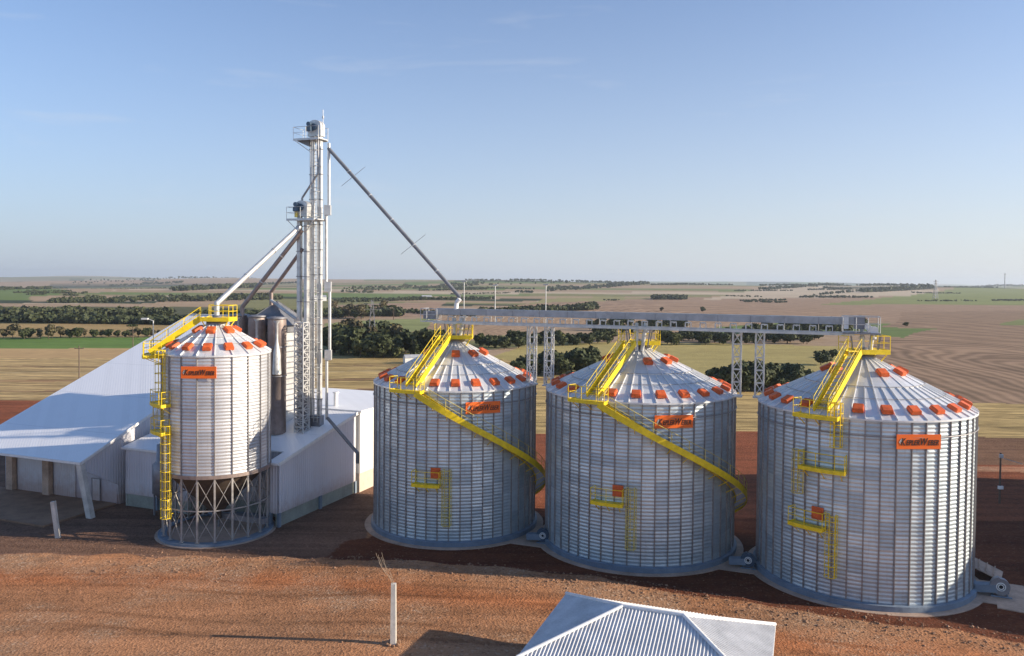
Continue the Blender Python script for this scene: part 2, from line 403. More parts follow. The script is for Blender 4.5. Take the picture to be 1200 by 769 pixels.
for o_ in (4.2, 6.1, 10.4, 12.3):
    r_ = np.abs(np.interp(Xg, EX, EY) - Yg + (vnoise(Xg, Xg * 0, 14, 64) - .5) * 2.5 - o_)
    wgt = np.exp(-(r_ / .28) ** 2) * (.35 + .5 * vnoise(Xg, Yg, 5, 65)); C[..., :3] = np.where(lane[..., None], C[..., :3] * (1 - .38 * wgt[..., None]), C[..., :3])
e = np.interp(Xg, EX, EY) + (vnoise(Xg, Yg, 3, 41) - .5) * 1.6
tr = (Yg > e) & (Yg < 72) & (Xg > -15 + (vnoise(Xg, Yg, 3, 51) - .5) * 6 + (Yg - 62) * .3); C[tr, :3] = (.15, .050, .025); C[tr, 3] = 0  # red trench soil, darkened so the colour also carries the silos' shade
tl = (Yg > e + 1.0) & (Yg < 100) & (Xg > -75) & (Xg < -12) & ~tr; C[tl, :3] = (.21, .12, .08); C[tl, 3] = 0
me = bpy.data.meshes.new('ground')
nv = Xg.size; nr = len(ys)
me.vertices.add(nv); me.vertices.foreach_set('co', np.stack([Xg, Yg, Zg], -1).astype(np.float32).ravel())
ii = (np.arange(nr - 1)[:, None] * NC + np.arange(NC - 1)[None, :]).ravel()
q = np.stack([ii, ii + 1, ii + NC + 1, ii + NC], -1).astype(np.int32)
me.loops.add(q.size); me.loops.foreach_set('vertex_index', q.ravel())
me.polygons.add(len(q)); me.polygons.foreach_set('loop_start', (np.arange(len(q)) * 4).astype(np.int32))
me.polygons.foreach_set('use_smooth', np.ones(len(q), bool)); me.update(); me.validate()
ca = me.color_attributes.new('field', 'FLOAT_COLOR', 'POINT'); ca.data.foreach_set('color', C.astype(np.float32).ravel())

t = NT('ground_soil_and_fields'); p = t.geo()
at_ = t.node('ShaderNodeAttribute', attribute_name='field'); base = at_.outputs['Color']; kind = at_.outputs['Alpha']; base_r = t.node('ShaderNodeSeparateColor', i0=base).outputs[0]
n1 = t.noise(p, .06, 6, .6); n2 = t.noise(p, .9, 6, .65); n3 = t.noise(p, 9.0, 4, .75)
vo = t.node('ShaderNodeTexVoronoi'); vo.inputs['Scale'].default_value = 7.0; t.l.new(p, vo.inputs['Vector'])
peb = t.node('ShaderNodeSeparateColor', i0=vo.outputs['Color']).outputs[0]
mp = t.node('ShaderNodeMapping'); t.l.new(p, mp.inputs[0]); mp.inputs[2].default_value = (0, 0, R(17)); mp.inputs[3].default_value = (.035, .75, 1)
trk = t.noise(mp.outputs[0], 1.0, 4, .55, .5)
near = t.math('ADD', t.ramp(n1, .3, .7, .70, 1.12), t.math('ADD', t.ramp(n2, .3, .7, -.12, .12), t.math('ADD', t.ramp(n3, .3, .7, -.24, .24), t.math('ADD', t.ramp(peb, 0, 1, -.13, .13), t.ramp(trk, .35, .65, -.20, .16)))))
rows = t.noise(t.scale(p, .012, .30, 1), 1.0, 6, .75, .25); rows2 = t.noise(t.scale(p, .15, 1.2, 1), 1.0, 4, .7)
stub = t.math('ADD', t.ramp(rows, .35, .65, .40, 1.25), t.ramp(rows2, .35, .65, -.35, .5))
sp = t.node('ShaderNodeSeparateXYZ'); t.l.new(p, sp.inputs[0])
dx = t.math('ADD', sp.outputs[0], -150.0); dy = t.math('ADD', sp.outputs[1], -130.0)
dd = t.math('SQRT', t.math('ADD', t.math('MULTIPLY', dx, dx), t.math('MULTIPLY', t.math('MULTIPLY', dy, dy), .06)))
dn = t.math('ADD', dd, t.math('MULTIPLY', t.noise(p, .012, 3), 26.0))
wv = t.math('SINE', t.math('MULTIPLY', dn, 1.9)); wv2 = t.math('SINE', t.math('MULTIPLY', dn, .41))
nx = t.noise(t.scale(p, .05, .12, 1), 1.0, 5, .7)
plo = t.math('ADD', t.math('ADD', 1.0, t.math('MULTIPLY', wv, .22)), t.math('ADD', t.math('MULTIPLY', wv2, .12), t.ramp(nx, .3, .7, -.20, .22)))
ncr = t.noise(t.scale(p, .01, .05, 1), 1.0, 5, .6); crop = t.math('ADD', t.ramp(ncr, .3, .7, .82, 1.15), t.ramp(t.noise(p, .2, 4), .3, .7, -.1, .1))
def sel(a, b, x): # smooth choice between kinds
    return t.math('ADD', t.math('MULTIPLY', a, t.math('SUBTRACT', 1.0, x)), t.math('MULTIPLY', b, x))
k = sel(near, stub, t.ramp(kind, .12, .3)); k = sel(k, plo, t.ramp(kind, .4, .6)); k = sel(k, crop, t.ramp(kind, .75, .95))
k = t.math('MAXIMUM', k, .25)
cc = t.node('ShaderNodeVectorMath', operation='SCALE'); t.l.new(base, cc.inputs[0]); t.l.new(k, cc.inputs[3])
# stones and dust of another hue on the yard
isn = t.ramp(kind, .12, .02)
bigp = t.noise(p, .11, 4, .6)
grav = t.math('MULTIPLY', t.math('MULTIPLY', t.ramp(bigp, .48, .62), isn), t.ramp(base_r, .3, .42))      # gravel lies on the yard in broad patches
hu = t.mix(t.math('MULTIPLY', grav, t.ramp(n3, .35, .65, .15, .75)), cc.outputs[0], (.40, .27, .17))
hu = t.mix(t.math('MULTIPLY', t.ramp(peb, .90, .95), t.math('MULTIPLY', t.math('ADD', t.math('MULTIPLY', grav, .5), .06), isn)), hu, (.52, .42, .32))
hu = t.mix(t.math('MULTIPLY', t.ramp(peb, .10, .04), t.math('MULTIPLY', isn, .35)), hu, (.10, .05, .03))
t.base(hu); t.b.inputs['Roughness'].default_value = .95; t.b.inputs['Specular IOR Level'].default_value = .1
bh = t.math('ADD', t.math('MULTIPLY', n2, .5), t.math('ADD', t.math('MULTIPLY', n3, .35), t.math('MULTIPLY', vo.outputs['Distance'], .25)))
t.bump(bh, .55, .35)
me.materials.append(t.m)
tag(inst('ground', me), kind='structure')

# ------------------------------------------------------------------ haze
b = MB(); b.box((0, 5900, 60), (32000, 16400, 176))
t = NT('haze_air'); t.n.remove(t.b); vol = t.node('ShaderNodeVolumePrincipled')
vol.inputs['Color'].default_value = (.80, .90, 1.0, 1); vol.inputs['Density'].default_value = 0.00010
vol.inputs['Anisotropy'].default_value = .2
t.l.new(vol.outputs[0], t.n['Material Output'].inputs['Volume'])
tag(b.build('haze', t.m), kind='stuff')

# ------------------------------------------------------------------ silos
def P(r, phi, z):                 # phi in degrees from the camera side (-Y), towards +X
    return Vector((r * math.sin(R(phi)), -r * math.cos(R(phi)), z))
def corrugated_cylinder(r, z0, z1, pitch=.27, amp=.021, n=144, pan=48, course=.9, k=4):
    rows = int((z1 - z0) / pitch * k); vs = []; uv = []
    m = rows + 1
    zz = np.linspace(z0, z1, m); rr = r + amp * np.sin((zz - z0) / pitch * 2 * math.pi)
    a = np.linspace(0, 2 * math.pi, n + 1)
    A, Z = np.meshgrid(a, zz, indexing='ij'); RR = np.repeat(rr[None], n + 1, 0)
    co = np.stack([RR * np.sin(A), -RR * np.cos(A), Z], -1).reshape(-1, 3)
    me = bpy.data.meshes.new('wall'); me.vertices.add(len(co)); me.vertices.foreach_set('co', co.astype(np.float32).ravel())
    i = (np.arange(n)[:, None] * m + np.arange(rows)[None]).ravel()
    q = np.stack([i, i + m, i + m + 1, i + 1], -1).astype(np.int32)
    me.loops.add(q.size); me.loops.foreach_set('vertex_index', q.ravel())
    me.polygons.add(len(q)); me.polygons.foreach_set('loop_start', (np.arange(len(q)) * 4).astype(np.int32))
    me.polygons.foreach_set('use_smooth', np.ones(len(q), bool)); me.update()
    uvl = me.uv_layers.new(name='UVMap'); U = np.stack([A * pan / (2 * math.pi), (Z - z0) / course], -1).reshape(-1, 2)[q.ravel()]
    uvl.data.foreach_set('uv', U.astype(np.float32).ravel())
    return me
def railing(mb, pts, h=1.05, r=.028, mid=True, posts=True, closed=False):
    pts = [Vector(p) for p in pts]; up = Vector((0, 0, h))
    if posts:
        for p in pts: mb.tube(p, p + up, r, 5)
    seg = list(zip(pts[:-1], pts[1:])) + ([(pts[-1], pts[0])] if closed else [])
    for a, b_ in seg:
        mb.tube(a + up, b_ + up, r, 5)
        if mid: mb.tube(a + up * .52, b_ + up * .52, r * .8, 5)
def letters(parent, wdt, hgt):
    """sign lettering in the local X-Z plane, facing -Y"""
    out = MB()
    def put(txt, size, x):
        cu = bpy.data.curves.new('lettering', 'FONT'); cu.body = txt; cu.size = size; cu.shear = .30; cu.offset = size * .008; cu.extrude = .012
        cu.space_character = 1.02; cu.resolution_u = 3
        ob = bpy.data.objects.new('lettering', cu); col.objects.link(ob)
        dg = bpy.context.evaluated_depsgraph_get(); mm = bpy.data.meshes.new_from_object(ob.evaluated_get(dg))
        xs = [v.co.x for v in mm.vertices]; x0, x1 = min(xs), max(xs)
        out.add([(v.co.x - x0 + x, -v.co.z, v.co.y) for v in mm.vertices], [tuple(p.vertices) for p in mm.polygons])
        bpy.data.objects.remove(ob); bpy.data.curves.remove(cu); bpy.data.meshes.remove(mm)
        return x + x1 - x0
    x = put('K', 1.0, 0); x = put('EPLER', .74, x + .03); x = put('W', 1.0, x + .16); x = put('EBER', .74, x - .02)
    s_ = wdt * .86 / x; sz = s_ * 1.45
    out.v = [((a - x / 2) * s_ + wdt * .02, c, (d - .33) * sz) for a, c, d in out.v]
    o = out.build('lettering', M['black'], parent, loc=(0, -.045, 0))
    m2 = MB(); a = -wdt * .455; h = hgt
    m2.add([(a, -.05, -h * .02), (a + wdt * .05, -.05, h * .22), (a + wdt * .085, -.05, h * .20), (a + wdt * .03, -.05, -h * .16)], [(3, 2, 1, 0), (0, 1, 2, 3)])
    m2.build('emblem', M['whitep'], parent)
def sign(root, r, phi, z, wdt, hgt):
    b = MB(); b.box((0, 0, 0), (wdt, .06, hgt)); o = b.build('sign', M['sign'], root, P(r + .13, phi, z), (0, 0, R(phi)))
    letters(o, wdt, hgt)
def ladder(root, r, phi, z0, z1, mat='yellow', cage0=2.0, off=.22):
    """vertical ladder with safety hoops on a curved wall"""
    b = MB(); wd = .42
    for s in (-1, 1): b.beam((s * wd / 2, -off, z0), (s * wd / 2, -off, z1), .05, .05)
    z = z0 + .15
    while z < z1: b.tube((-wd / 2, -off, z), (wd / 2, -off, z), .016, 4, cap=False); z += .3
    zc = z0 + cage0; hoops = []
    while zc < z1 - .05:
        ring = [Vector((.40 * math.sin(a), -off - .30 - .40 * math.cos(a), zc)) for a in [R(-150 + 300 * i / 12) for i in range(13)]]
        b.path(ring, .028, 4); hoops.append(ring); zc += .75
    ring = [Vector((.40 * math.sin(a), -off - .30 - .40 * math.cos(a), z1)) for a in [R(-150 + 300 * i / 12) for i in range(13)]]
    b.path(ring, .028, 4); hoops.append(ring)
    if len(hoops) > 1:
        for i in (0, 2, 4, 6, 8, 10, 12): b.tube(hoops[0][i], hoops[-1][i], .020, 4)
    for z in (z0 + .5, (z0 + z1) / 2, z1 - .3):
        for s in (-1, 1): b.beam((s * wd / 2, 0, z), (s * wd / 2, -off, z), .04, .04)
    return b.build('caged_ladder', M[mat], root, P(r, phi, 0), (0, 0, R(phi)))
def wall_platform(root, r, p0, p1, z, wd=.85, inner=.06, rail=True, name='platform', ends=True):
    n = max(2, int(abs(p1 - p0) / 4)); ph = [p0 + (p1 - p0) * i / n for i in range(n + 1)]
    b = MB()
    for a, c in zip(ph[:-1], ph[1:]):
        b.slab([P(r + inner, a, z), P(r + inner, c, z), P(r + wd, c, z), P(r + wd, a, z)][::1], .05)
        b.beam(P(r + wd, a, z - .07), P(r + wd, c, z - .07), .06, .26)
    for a in (p0, p1): b.beam(P(r + inner, a, z - .07), P(r + wd, a, z - .07), .06, .26)
    for a in (p0 + 2, (p0 + p1) / 2, p1 - 2): b.beam(P(r + wd - .1, a, z - .15), P(r + .02, a, z - .75), .05, .05)
    o = b.build(name, M['yellow'], root)
    if rail:
        m = MB(); pts = [P(r + wd - .03, a, z) for a in ph[::max(1, n // 2)]]
        if (pts[-1] - P(r + wd - .03, p1, z)).length > .05: pts.append(P(r + wd - .03, p1, z))
        if ends: pts = [P(r + inner + .05, p0, z)] + pts + [P(r + inner + .05, p1, z)]
        railing(m, pts); m.build('railing', M['yellow'], o)
    return o
vent_me = None
def vent_mesh():
    global vent_me
    if vent_me is None:
        b = bmesh.new(); bmesh.ops.create_cube(b, size=1)
        for v in b.verts:
            v.co.x *= .72; v.co.y *= .78; v.co.z *= .30
            if v.co.z > 0: v.co.x *= .92; v.co.y *= .90
        bmesh.ops.bevel(b, geom=b.edges[:], offset=.04, segments=2, affect='EDGES')
        vent_me = bpy.data.meshes.new('roof_vent'); b.to_mesh(vent_me); b.free(); vent_me.materials.append(M['orange'])
    return vent_me

def roof_z(r, R0, z1, za, rt=.75): return za + (z1 - za) * (r - rt) / (R0 - rt)
def silo_shell(root, r, z0, z1, za, n, wallmat, top_every=2, vents=(24, 10), rib_w=.07, ov=.14):
    inst('wall', corrugated_cylinder(r, z0, z1, pan=n), root).data.materials.append(M[wallmat])
    sb = MB(); sb.box((0, -r - .045, (z0 + z1) / 2), (.085, .09, z1 - z0 - .02)); sb.box((0, -r - .10, (z0 + z1) / 2), (.035, .02, z1 - z0 - .02))
    sm = sb.mesh('stiffener', M['stiff'])
    for i in range(n): inst('stiffener', sm, root, (0, 0, 0), (0, 0, 2 * math.pi * (i + .0) / n))
    # roof cone, in two tiers of sheets, with standing seams
    R0 = r + ov; rt = .75
    rm = r * .56
    f_ = lambda q: roof_z(q, R0, z1, za, rt)
    prof = [(rt, f_(rt)), (rm, f_(rm)), (rm, f_(rm) - .045), (R0, f_(R0) - .045), (R0, f_(R0) - .16), (R0 - .04, f_(R0) - .16)]
    b = MB(); b.lathe(prof[::-1], n * 2, smooth=False)
    ro = b.build('roof', M['roof'], root)
    sb = MB()
    for i in range(n):
        a = 360 * i / n
        sb.beam(P(rm if (i % top_every) else rt, a, f_(rm if (i % top_every) else rt) + (0 if i % top_every == 0 else -.03)), P(R0, a, f_(R0) + .0), rib_w * .7, rib_w * 1.5)
    sb.build('roof_seam', M['rib'], ro)
    hb = MB()
    for q in (rm, r * .74):
        hb = MB()
        for i in range(n): hb.beam(P(q, 360 * i / n, f_(q) + .03), P(q, 360 * (i + 1) / n, f_(q) + .03), .045, .03)
        hb.build('purlin_ring', M['stiff'], ro)
    slope = math.atan2(za - z1, R0 - rt)
    vm = vent_mesh()
    for (cnt, q, ofs) in ((vents[0], r - .62, 180 / n * (1 if n == 48 else 1)), (vents[1], r * .33 + .25, 4)):
        for i in range(cnt):
            a = 360 * i / cnt + ofs
            if STAIRPHI is not None and abs((a - STAIRPHI + 180) % 360 - 180) < (5 if q > r / 2 else 17): continue
            o = inst('roof_vent', vm, root, P(q, a, f_(q) + .17), (0, 0, 0))
            o.rotation_euler = (Matrix.Rotation(R(a), 3, 'Z') @ Matrix.Rotation(slope, 3, 'X')).to_euler()
    # apex collar
    b = MB(); b.lathe([(rt + .1, za - .1), (rt + .1, za + .22), (.35, za + .30), (.35, za + .75), (.0, za + .78)], 24); b.build('roof_collar', M['galv_dark'], root)
    return ro
def eave_ring(root, r, z, seg=None):
    b = MB(); pts = [P(r + .14, a, z) for a in range(0, 361, 5)]
    b.path(pts, .035, 5); b.build('wind_ring', M['stiff'], root)
def apex_deck(root, x0, x1, y0, y1, z, mat='yellow', hole=.45):
    b = MB()
    b.slab([(x0, y0, z), (x1, y0, z), (x1, y1, z), (x0, y1, z)], .05)
    for p, q_ in (((x0, y0), (x1, y0)), ((x1, y0), (x1, y1)), ((x1, y1), (x0, y1)), ((x0, y1), (x0, y0))):
        b.beam((p[0], p[1], z - .12), (q_[0], q_[1], z - .12), .07, .34)
    for x in (x0 + .1, x1 - .1):
        for y in (y0 + .1, y1 - .1): b.beam((x, y, z - .2), (x * .7, y * .7, z - .85), .07, .07)
    o = b.build('top_platform', M[mat], root)
    m = MB(); railing(m, [(x0, y1, z), (x0 * .5 + x1 * .5, y1, z), (x1, y1, z), (x1, (y0 + y1) / 2, z), (x1, y0, z), (x0 * .62 + x1 * .38, y0, z)], r=.03)
    m.build('railing', M[mat], o)
    return o
def flight(root, p, q, wd=.95, name='roof_stair', mat='yellow', h=.30, rail=True, tread=.24):
    """straight stair from p (low) to q (high) with two plate stringers and handrails"""
    p, q = Vector(p), Vector(q); d = q - p; hd = Vector((d.x, d.y, 0)).normalized(); side = Vector((-hd.y, hd.x, 0)) * (wd / 2)
    b = MB()
    for s in (-1, 1): b.beam(p + side * s, q + side * s, .07, h)
    n = int(d.z / tread)
    for i in range(1, n):
        c = p + d * (i / n); b.slab([c - side - hd * .13, c + side - hd * .13, c + side + hd * .13, c - side + hd * .13][::-1], .03)
    o = b.build(name, M[mat], root)
    if rail:
        m = MB(); k = max(2, int(d.length / 1.5))
        for s in (-1, 1): railing(m, [p + d * (i / k) + side * s * 1.05 for i in range(k + 1)], .95, .026)
        m.build('handrail', M[mat], o)
    return o
def spiral(root, r, p0, z0, slope, zend, wd=.85):
    st = 3.0; n = int((z0 - zend) / slope / st); b = MB(); t_ = MB(); m = MB()
    ri, ro = r + .18, r + .18 + wd
    for i in range(n):
        a, c = p0 + i * st, p0 + (i + 1) * st; za, zc = z0 - slope * st * i, z0 - slope * st * (i + 1)
        b.beam(P(ro, a, za), P(ro, c, zc), .06, .48); b.beam(P(ri, a, za), P(ri, c, zc), .05, .32)
        for k in (.25, .75):
            aa, z = a + st * k, za + (zc - za) * k - .02
            t_.slab([P(ri, aa - .95, z), P(ri, aa + .95, z), P(ro, aa + .95, z), P(ro, aa - .95, z)], .035)
        if i % 3 == 0:
            m.tube(P(ro, a, za), P(ro, a, za + 1.05), .026, 5)
            b.beam(P(ro - .05, a, za - .15), P(r + .03, a, za - .75), .045, .045)
        for hh, rr in ((1.05, .022), (.55, .018)): m.tube(P(ro, a, za + hh), P(ro, c, zc + hh), rr, 4)
    o = b.build('spiral_stair', M['yellow'], root)
    t_.build('tread', M['galv_brown'], o); m.build('handrail', M['yellow_pale'], o)

STAIRPHI = None
SILOS = [('s1', (-4.95, 70.57), 7.06, 'grain silo farthest left of the three big ones, with a yellow spiral stair'),
         ('s2', (10.63, 65.76), 7.62, 'ribbed galvanised grain silo standing between the two other big silos'),
         ('s3', (26.05, 58.80), 7.30, 'largest looking grain silo at the right, with caged ladders instead of a spiral stair')]
def put_silo(key, c, r, label):
    global STAIRPHI
    root = empty('grain_silo', (c[0], c[1], 0), 0, label, 'silo', 'big galvanised grain silos in a row')
    STAIRPHI = {'s1': -27, 's2': -37, 's3': -45}[key]
    z1, za = 12.6, 15.95
    silo_shell(root, r, .42, z1, za, 48, 'wall')
    b = MB(); b.lathe([(r - .5, 0), (r + .30, 0), (r + .30, .40), (r + .06, .45), (r - .5, .45)], 96, smooth=False)
    b.build('ring_beam', M['conc_shade_blue'], root)
    eave_ring(root, r, 11.45)
    sign(root, r, {'s1': 22, 's2': 9.7, 's3': 3}[key], 11.2, 2.95, .95)
    # roof stair and landing
    ph = STAIRPHI; span = 10.5
    wall_platform(root, r, ph - span, ph + span, z1 - .05, wd=1.0, rail=True, name='eave_landing')
    d0 = P(r - .1, ph, z1 + .15); d1 = P(1.75, ph, za + .55)
    flight(root, d0, d1, .98, h=.46)
    lx = P(1.3, ph, 0)
    apex_deck(root, -.75, 1.45, -1.05, .95, za + .62)
    b = MB(); b.slab([(-1.75, -1.6, za + .60), (-.79, -1.05, za + .60), (-.79, .3, za + .60), (-1.75, .3, za + .60)], .05)
    o = b.build('stair_head_landing', M['yellow'], root)
    m = MB(); railing(m, [(-1.75, -1.4, za + .6), (-1.75, .3, za + .6), (-.79, .3, za + .6)]); m.build('railing', M['yellow'], o)
    if key in ('s1', 's2'):
        spiral(root, r, ph + span - 3, z1 - .2, .079, .6)
        q = {'s1': (-22, -5.2, 2.2), 's2': (-33.5, -17, -9.8)}[key]
        wall_platform(root, r, q[0], q[1] , 5.1)
        hb = MB(); hb.box((0, 0, 0), (.80, .10, .85)); hb.box((0, -.07, 0), (.55, .05, .6)); hb.build('access_hatch', M['orange'], root, P(r + .10, q[1] - 3.3, 5.95), (0, 0, R(q[1] - 3.3)))
        ladder(root, r, q[1] + 4.2, 1.6, 6.3, 'yellow_pale', .3)
    else:
        ladder(root, r, -35.5, 10.5, 13.5, 'yellow', .1)
        wall_platform(root, r, -53, -31, 9.0)
        ladder(root, r, -54.5, 7.0, 10.0, 'yellow_pale', .1)
        wall_platform(root, r, -58, -40.5, 5.0)
        hb = MB(); hb.box((0, 0, 0), (.80, .10, .85)); hb.box((0, -.07, 0), (.55, .05, .6)); hb.build('access_hatch', M['orange'], root, P(r + .10, -45, 5.85), (0, 0, R(-45)))
        ladder(root, r, -37, 1.7, 6.0, 'yellow', .2)
    return root
for s_ in SILOS: put_silo(*s_)

# pads
b = MB()
for i, (k_, c, r, _) in enumerate(SILOS):
    m = MB(); m.lathe([(0, .06), (r + .85, .05), (r + .85, -.3)][::-1], 72, smooth=False)
    tag(m.build('concrete_apron', M['conc'], None, (c[0], c[1], 0)), kind='structure')
for px, py, a in ((2.3, 66.0, -21), (17.6, 60.6, -22), (33.6, 54.9, -24)):
    m = MB(); m.box((0, 0, -.12), (4.4, 4.6, .33)); tag(m.build('fan_apron', M['conc'], None, (px, py, 0), (0, 0, R(a))), kind='structure')
m = MB(); m.box((0, 0, 0), (1.6, 1.2, .14)); tag(m.build('fan_apron', M['conc'], None, (33.3, 52.3, .0), (0, 0, R(-30))), kind='structure')

# ------------------------------------------------------------------ aeration fans
def fan(c, rz, label, sc_=.66, hm='motor'):
    root = empty('aeration_fan', (c[0], c[1], .06), R(rz), label, 'fan', 'aeration fans at the foot of the silos'); root.scale = (sc_,) * 3
    # local -x points to the silo
    b = MB(); b.box((-1.25, .0, .62), (1.7, .75, .62)); b.beam((-2.1, 0, .55), (-.3, 0, .75), .9, .7); b.build('air_duct', M['conc_shade_blue'], root)
    b = MB(); n = 28; W = .28
    ring = [(.72 + .16 * i / n) for i in range(n)]
    f_ = [(math.sin(2 * math.pi * i / n) * ring[i], math.cos(2 * math.pi * i / n) * ring[i]) for i in range(n)]
    vs = [(x, -W - .15, z + .98) for x, z in f_] + [(x, W - .15, z + .98) for x, z in f_]
    b.add(vs, [tuple(range(n)), tuple(range(2 * n - 1, n - 1, -1))] + [((i + 1) % n, i, n + i, n + (i + 1) % n) for i in range(n)])
    h = b.build('scroll_housing', M[hm], root)
    b = MB()
    for rr in (.36, .22): b.path([Vector((rr * math.sin(a), -W - .20, .98 + rr * math.cos(a))) for a in [R(20 * i) for i in range(19)]], .05, 6)
    b.build('inlet_ring', M['whitep'], root)
    b = MB(); b.tube((0, -W - .17, .98), (0, -W - .19, .98), .33, 20); b.build('inlet', M['dark'], root)
    b = MB(); b.tube((-.15, .3, .98), (-.15, 1.05, .98), .30, 16); b.tube((-.15, 1.05, .98), (-.15, 1.15, .98), .24, 16)
    for i in range(10):
        a = R(36 * i); b.beam((-.15 + .30 * math.sin(a), .35, .98 + .30 * math.cos(a)), (-.15 + .30 * math.sin(a), 1.0, .98 + .30 * math.cos(a)), .03, .03)
    b.box((-.15, .65, 1.33), (.24, .26, .14)); b.build('motor', M['motor'], root)
    b = MB()
    for y in (-.45, .9): b.beam((-.8, y, .06), (.9, y, .06), .1, .12)
    for x in (-.6, .6):
        b.beam((x, -.45, .06), (x, .9, .06), .1, .12); b.beam((x, .0, .1), (x * .6, 0, .7), .1, .1)
    b.box((-.15, .65, .40), (.5, .6, .56)); b.build('base_frame', M['conc_shade_blue'], root)
fan((2.75, 64.6), -18, 'blue grey aeration fan on the ground between the left and middle silos')
fan((17.9, 59.2), -22, 'blue grey aeration fan on the ground between the middle and right silos')
fan((33.7, 54.2), -22, 'aeration fan with pale scroll housing at the lower right of the right silo', .74, 'galv_dark')
for c, l in (((4.0, 67.0), 'small grey metal box on the concrete between left and middle silos'), ((19.7, 61.6), 'small grey metal box on the concrete between middle and right silos')):
    b = MB(); b.box((0, 0, .30), (1.0, .7, .5)); b.box((0, 0, .58), (1.1, .8, .06)); o = b.build('equipment_box', M['galv_dark'], None, (c[0], c[1], .05), (0, 0, R(-21)))
    tag(o, l, 'equipment box', 'low grey boxes behind the fans')
b = MB()
b.slab([(-.9, -1.1, .95), (.9, -1.3, .30), (1.1, 1.0, .25), (-.9, 1.2, 1.0)], .08)
for p_ in ((-.8, -.9), (-.8, 1.0), (.8, -1.1), (.9, .9)): b.beam((p_[0], p_[1], 0), (p_[0], p_[1], .55 - p_[0] * .3), .08, .08)
for i in range(4): b.beam((-.9 + i * .45, -1.1, 1.02 - i * .16), (-.9 + i * .5, 1.1, 1.03 - i * .17), .07, .07)
o = b.build('loading_ramp', M['conc'], None, (35.0, 58.0, .0), (0, 0, R(-30)))
tag(o, 'pale sloping frame lying on the ground behind the right hand fan', 'ramp')

# ------------------------------------------------------------------ small silo on a steel stand
STAIRPHI = -74
root = empty('hopper_silo', (-24.95, 67.3, 0), 0, 'narrower warm grey silo raised on braced steel legs, left of the row', 'silo')
r = 4.28; z0, z1, za = 5.6, 15.3, 17.55
silo_shell(root, r, z0, z1, za, 20, 'wall_small', top_every=1, vents=(14, 7), rib_w=.08)
b = MB(); b.lathe([(r - .1, z0 - .22), (r + .16, z0 - .22), (r + .16, z0 + .06), (r + .02, z0 + .06)], 60, smooth=False); b.build('girder_ring', M['galv_brown'], root)
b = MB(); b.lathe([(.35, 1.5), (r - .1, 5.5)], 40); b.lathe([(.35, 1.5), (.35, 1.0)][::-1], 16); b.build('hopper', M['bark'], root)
lb = MB(); lb.box((0, -r, (z0 - .2 + .25) / 2), (.14, .12, z0 - .45)); lb.box((0, -r, .3), (.3, .26, .05)); lm = lb.mesh('leg', M['leg'])
for i in range(20): inst('leg', lm, root, (0, 0, 0), (0, 0, R(18 * i)))
bm1 = MB()
for z_a, z_b in ((.35, 2.8), (2.8, 5.3)):
    bm1.beam(P(r, 0, z_a), P(r, 18, z_b), .038, .038); bm1.beam(P(r, 0, z_b), P(r, 18, z_a), .038, .038)
bm1.beam(P(r, 0, 2.8), P(r, 18, 2.8), .07, .09)
bmm = bm1.mesh('cross_brace', M['leg'])
for i in range(20): inst('cross_brace', bmm, root, (0, 0, 0), (0, 0, R(18 * i)))
b = MB(); b.lathe([(r - .35, 0), (r + .35, 0), (r + .35, .22), (r - .35, .22)], 60, smooth=False); b.build('ring_beam', M['conc_shade_blue'], root)
sign(root, r, 2.5, 13.95, 2.75, .95)
wall_platform(root, r, -92, -56, z1 - .25, wd=1.45, name='eave_landing')
flight(root, P(r + .9, -74, z1 - .05), P(1.3, -74, za + .5), .85, h=.50, rail=True)
apex_deck(root, -1.05, 1.35, -1.0, 1.0, za + .55)
ladder(root, r, -43, 11.2, 15.6, 'yellow', .3)
wall_platform(root, r, -62, -33, 11.25, wd=.9)
ladder(root, r, -48, 9.2, 11.2, 'yellow_pale', .3)
wall_platform(root, r, -58, -34, 9.0, wd=.9)
ladder(root, r, -33, 2.0, 9.6, 'yellow', .2)
m = MB(); m.lathe([(0, .05), (r + .6, .04), (r + .6, -.3)][::-1], 60, smooth=False)
tag(m.build('concrete_apron', M['conc'], None, (-24.95, 67.3, 0)), kind='structure')
# the machinery seen between the legs
root = empty('screw_conveyor', (-24.3, 67.0, 0), R(-21), 'low grain conveyor trough under the raised silo', 'conveyor')
b = MB(); b.box((1.2, .6, 1.15), (5.4, .5, .45)); b.build('trough', M['galv_dark'], root)
b = MB()
for x in (-1, 1.2, 3.4): b.beam((x, .6, .1), (x, .6, .95), .1, .1)
b.build('stand', M['galv_dark'], root)
b = MB(); b.tube((-1.3, .6, 1.15), (-2.0, .6, 1.15), .22, 14); b.build('motor', M['motor'], root)

# ------------------------------------------------------------------ buildings: local x runs along the fronts, local y away from the camera
SITE = R(-21); O = (-20.0, 68.15, 0)
def W(a, b_, z=0):
    c, s = math.cos(SITE), math.sin(SITE); return Vector((O[0] + a * c - b_ * s, O[1] + a * s + b_ * c, z))
def quadwall(mb, a, b_, z0, z1a, z1b, th=.12, base=None):
    """upright slab from a to b (2D), top rising from z1a to z1b"""
    a, b_ = Vector((a[0], a[1], 0)), Vector((b_[0], b_[1], 0)); d = (b_ - a).normalized(); nrm = Vector((-d.y, d.x, 0)) * th
    pts = [a, b_, b_ + nrm, a + nrm]; zt = [z1a, z1b, z1b, z1a]
    vs = [(p.x, p.y, z0) for p in pts] + [(p.x, p.y, z) for p, z in zip(pts, zt)]
    mb.add(vs, [(3, 2, 1, 0), (4, 5, 6, 7), (0, 1, 5, 4), (1, 2, 6, 5), (2, 3, 7, 6), (3, 0, 4, 7)])
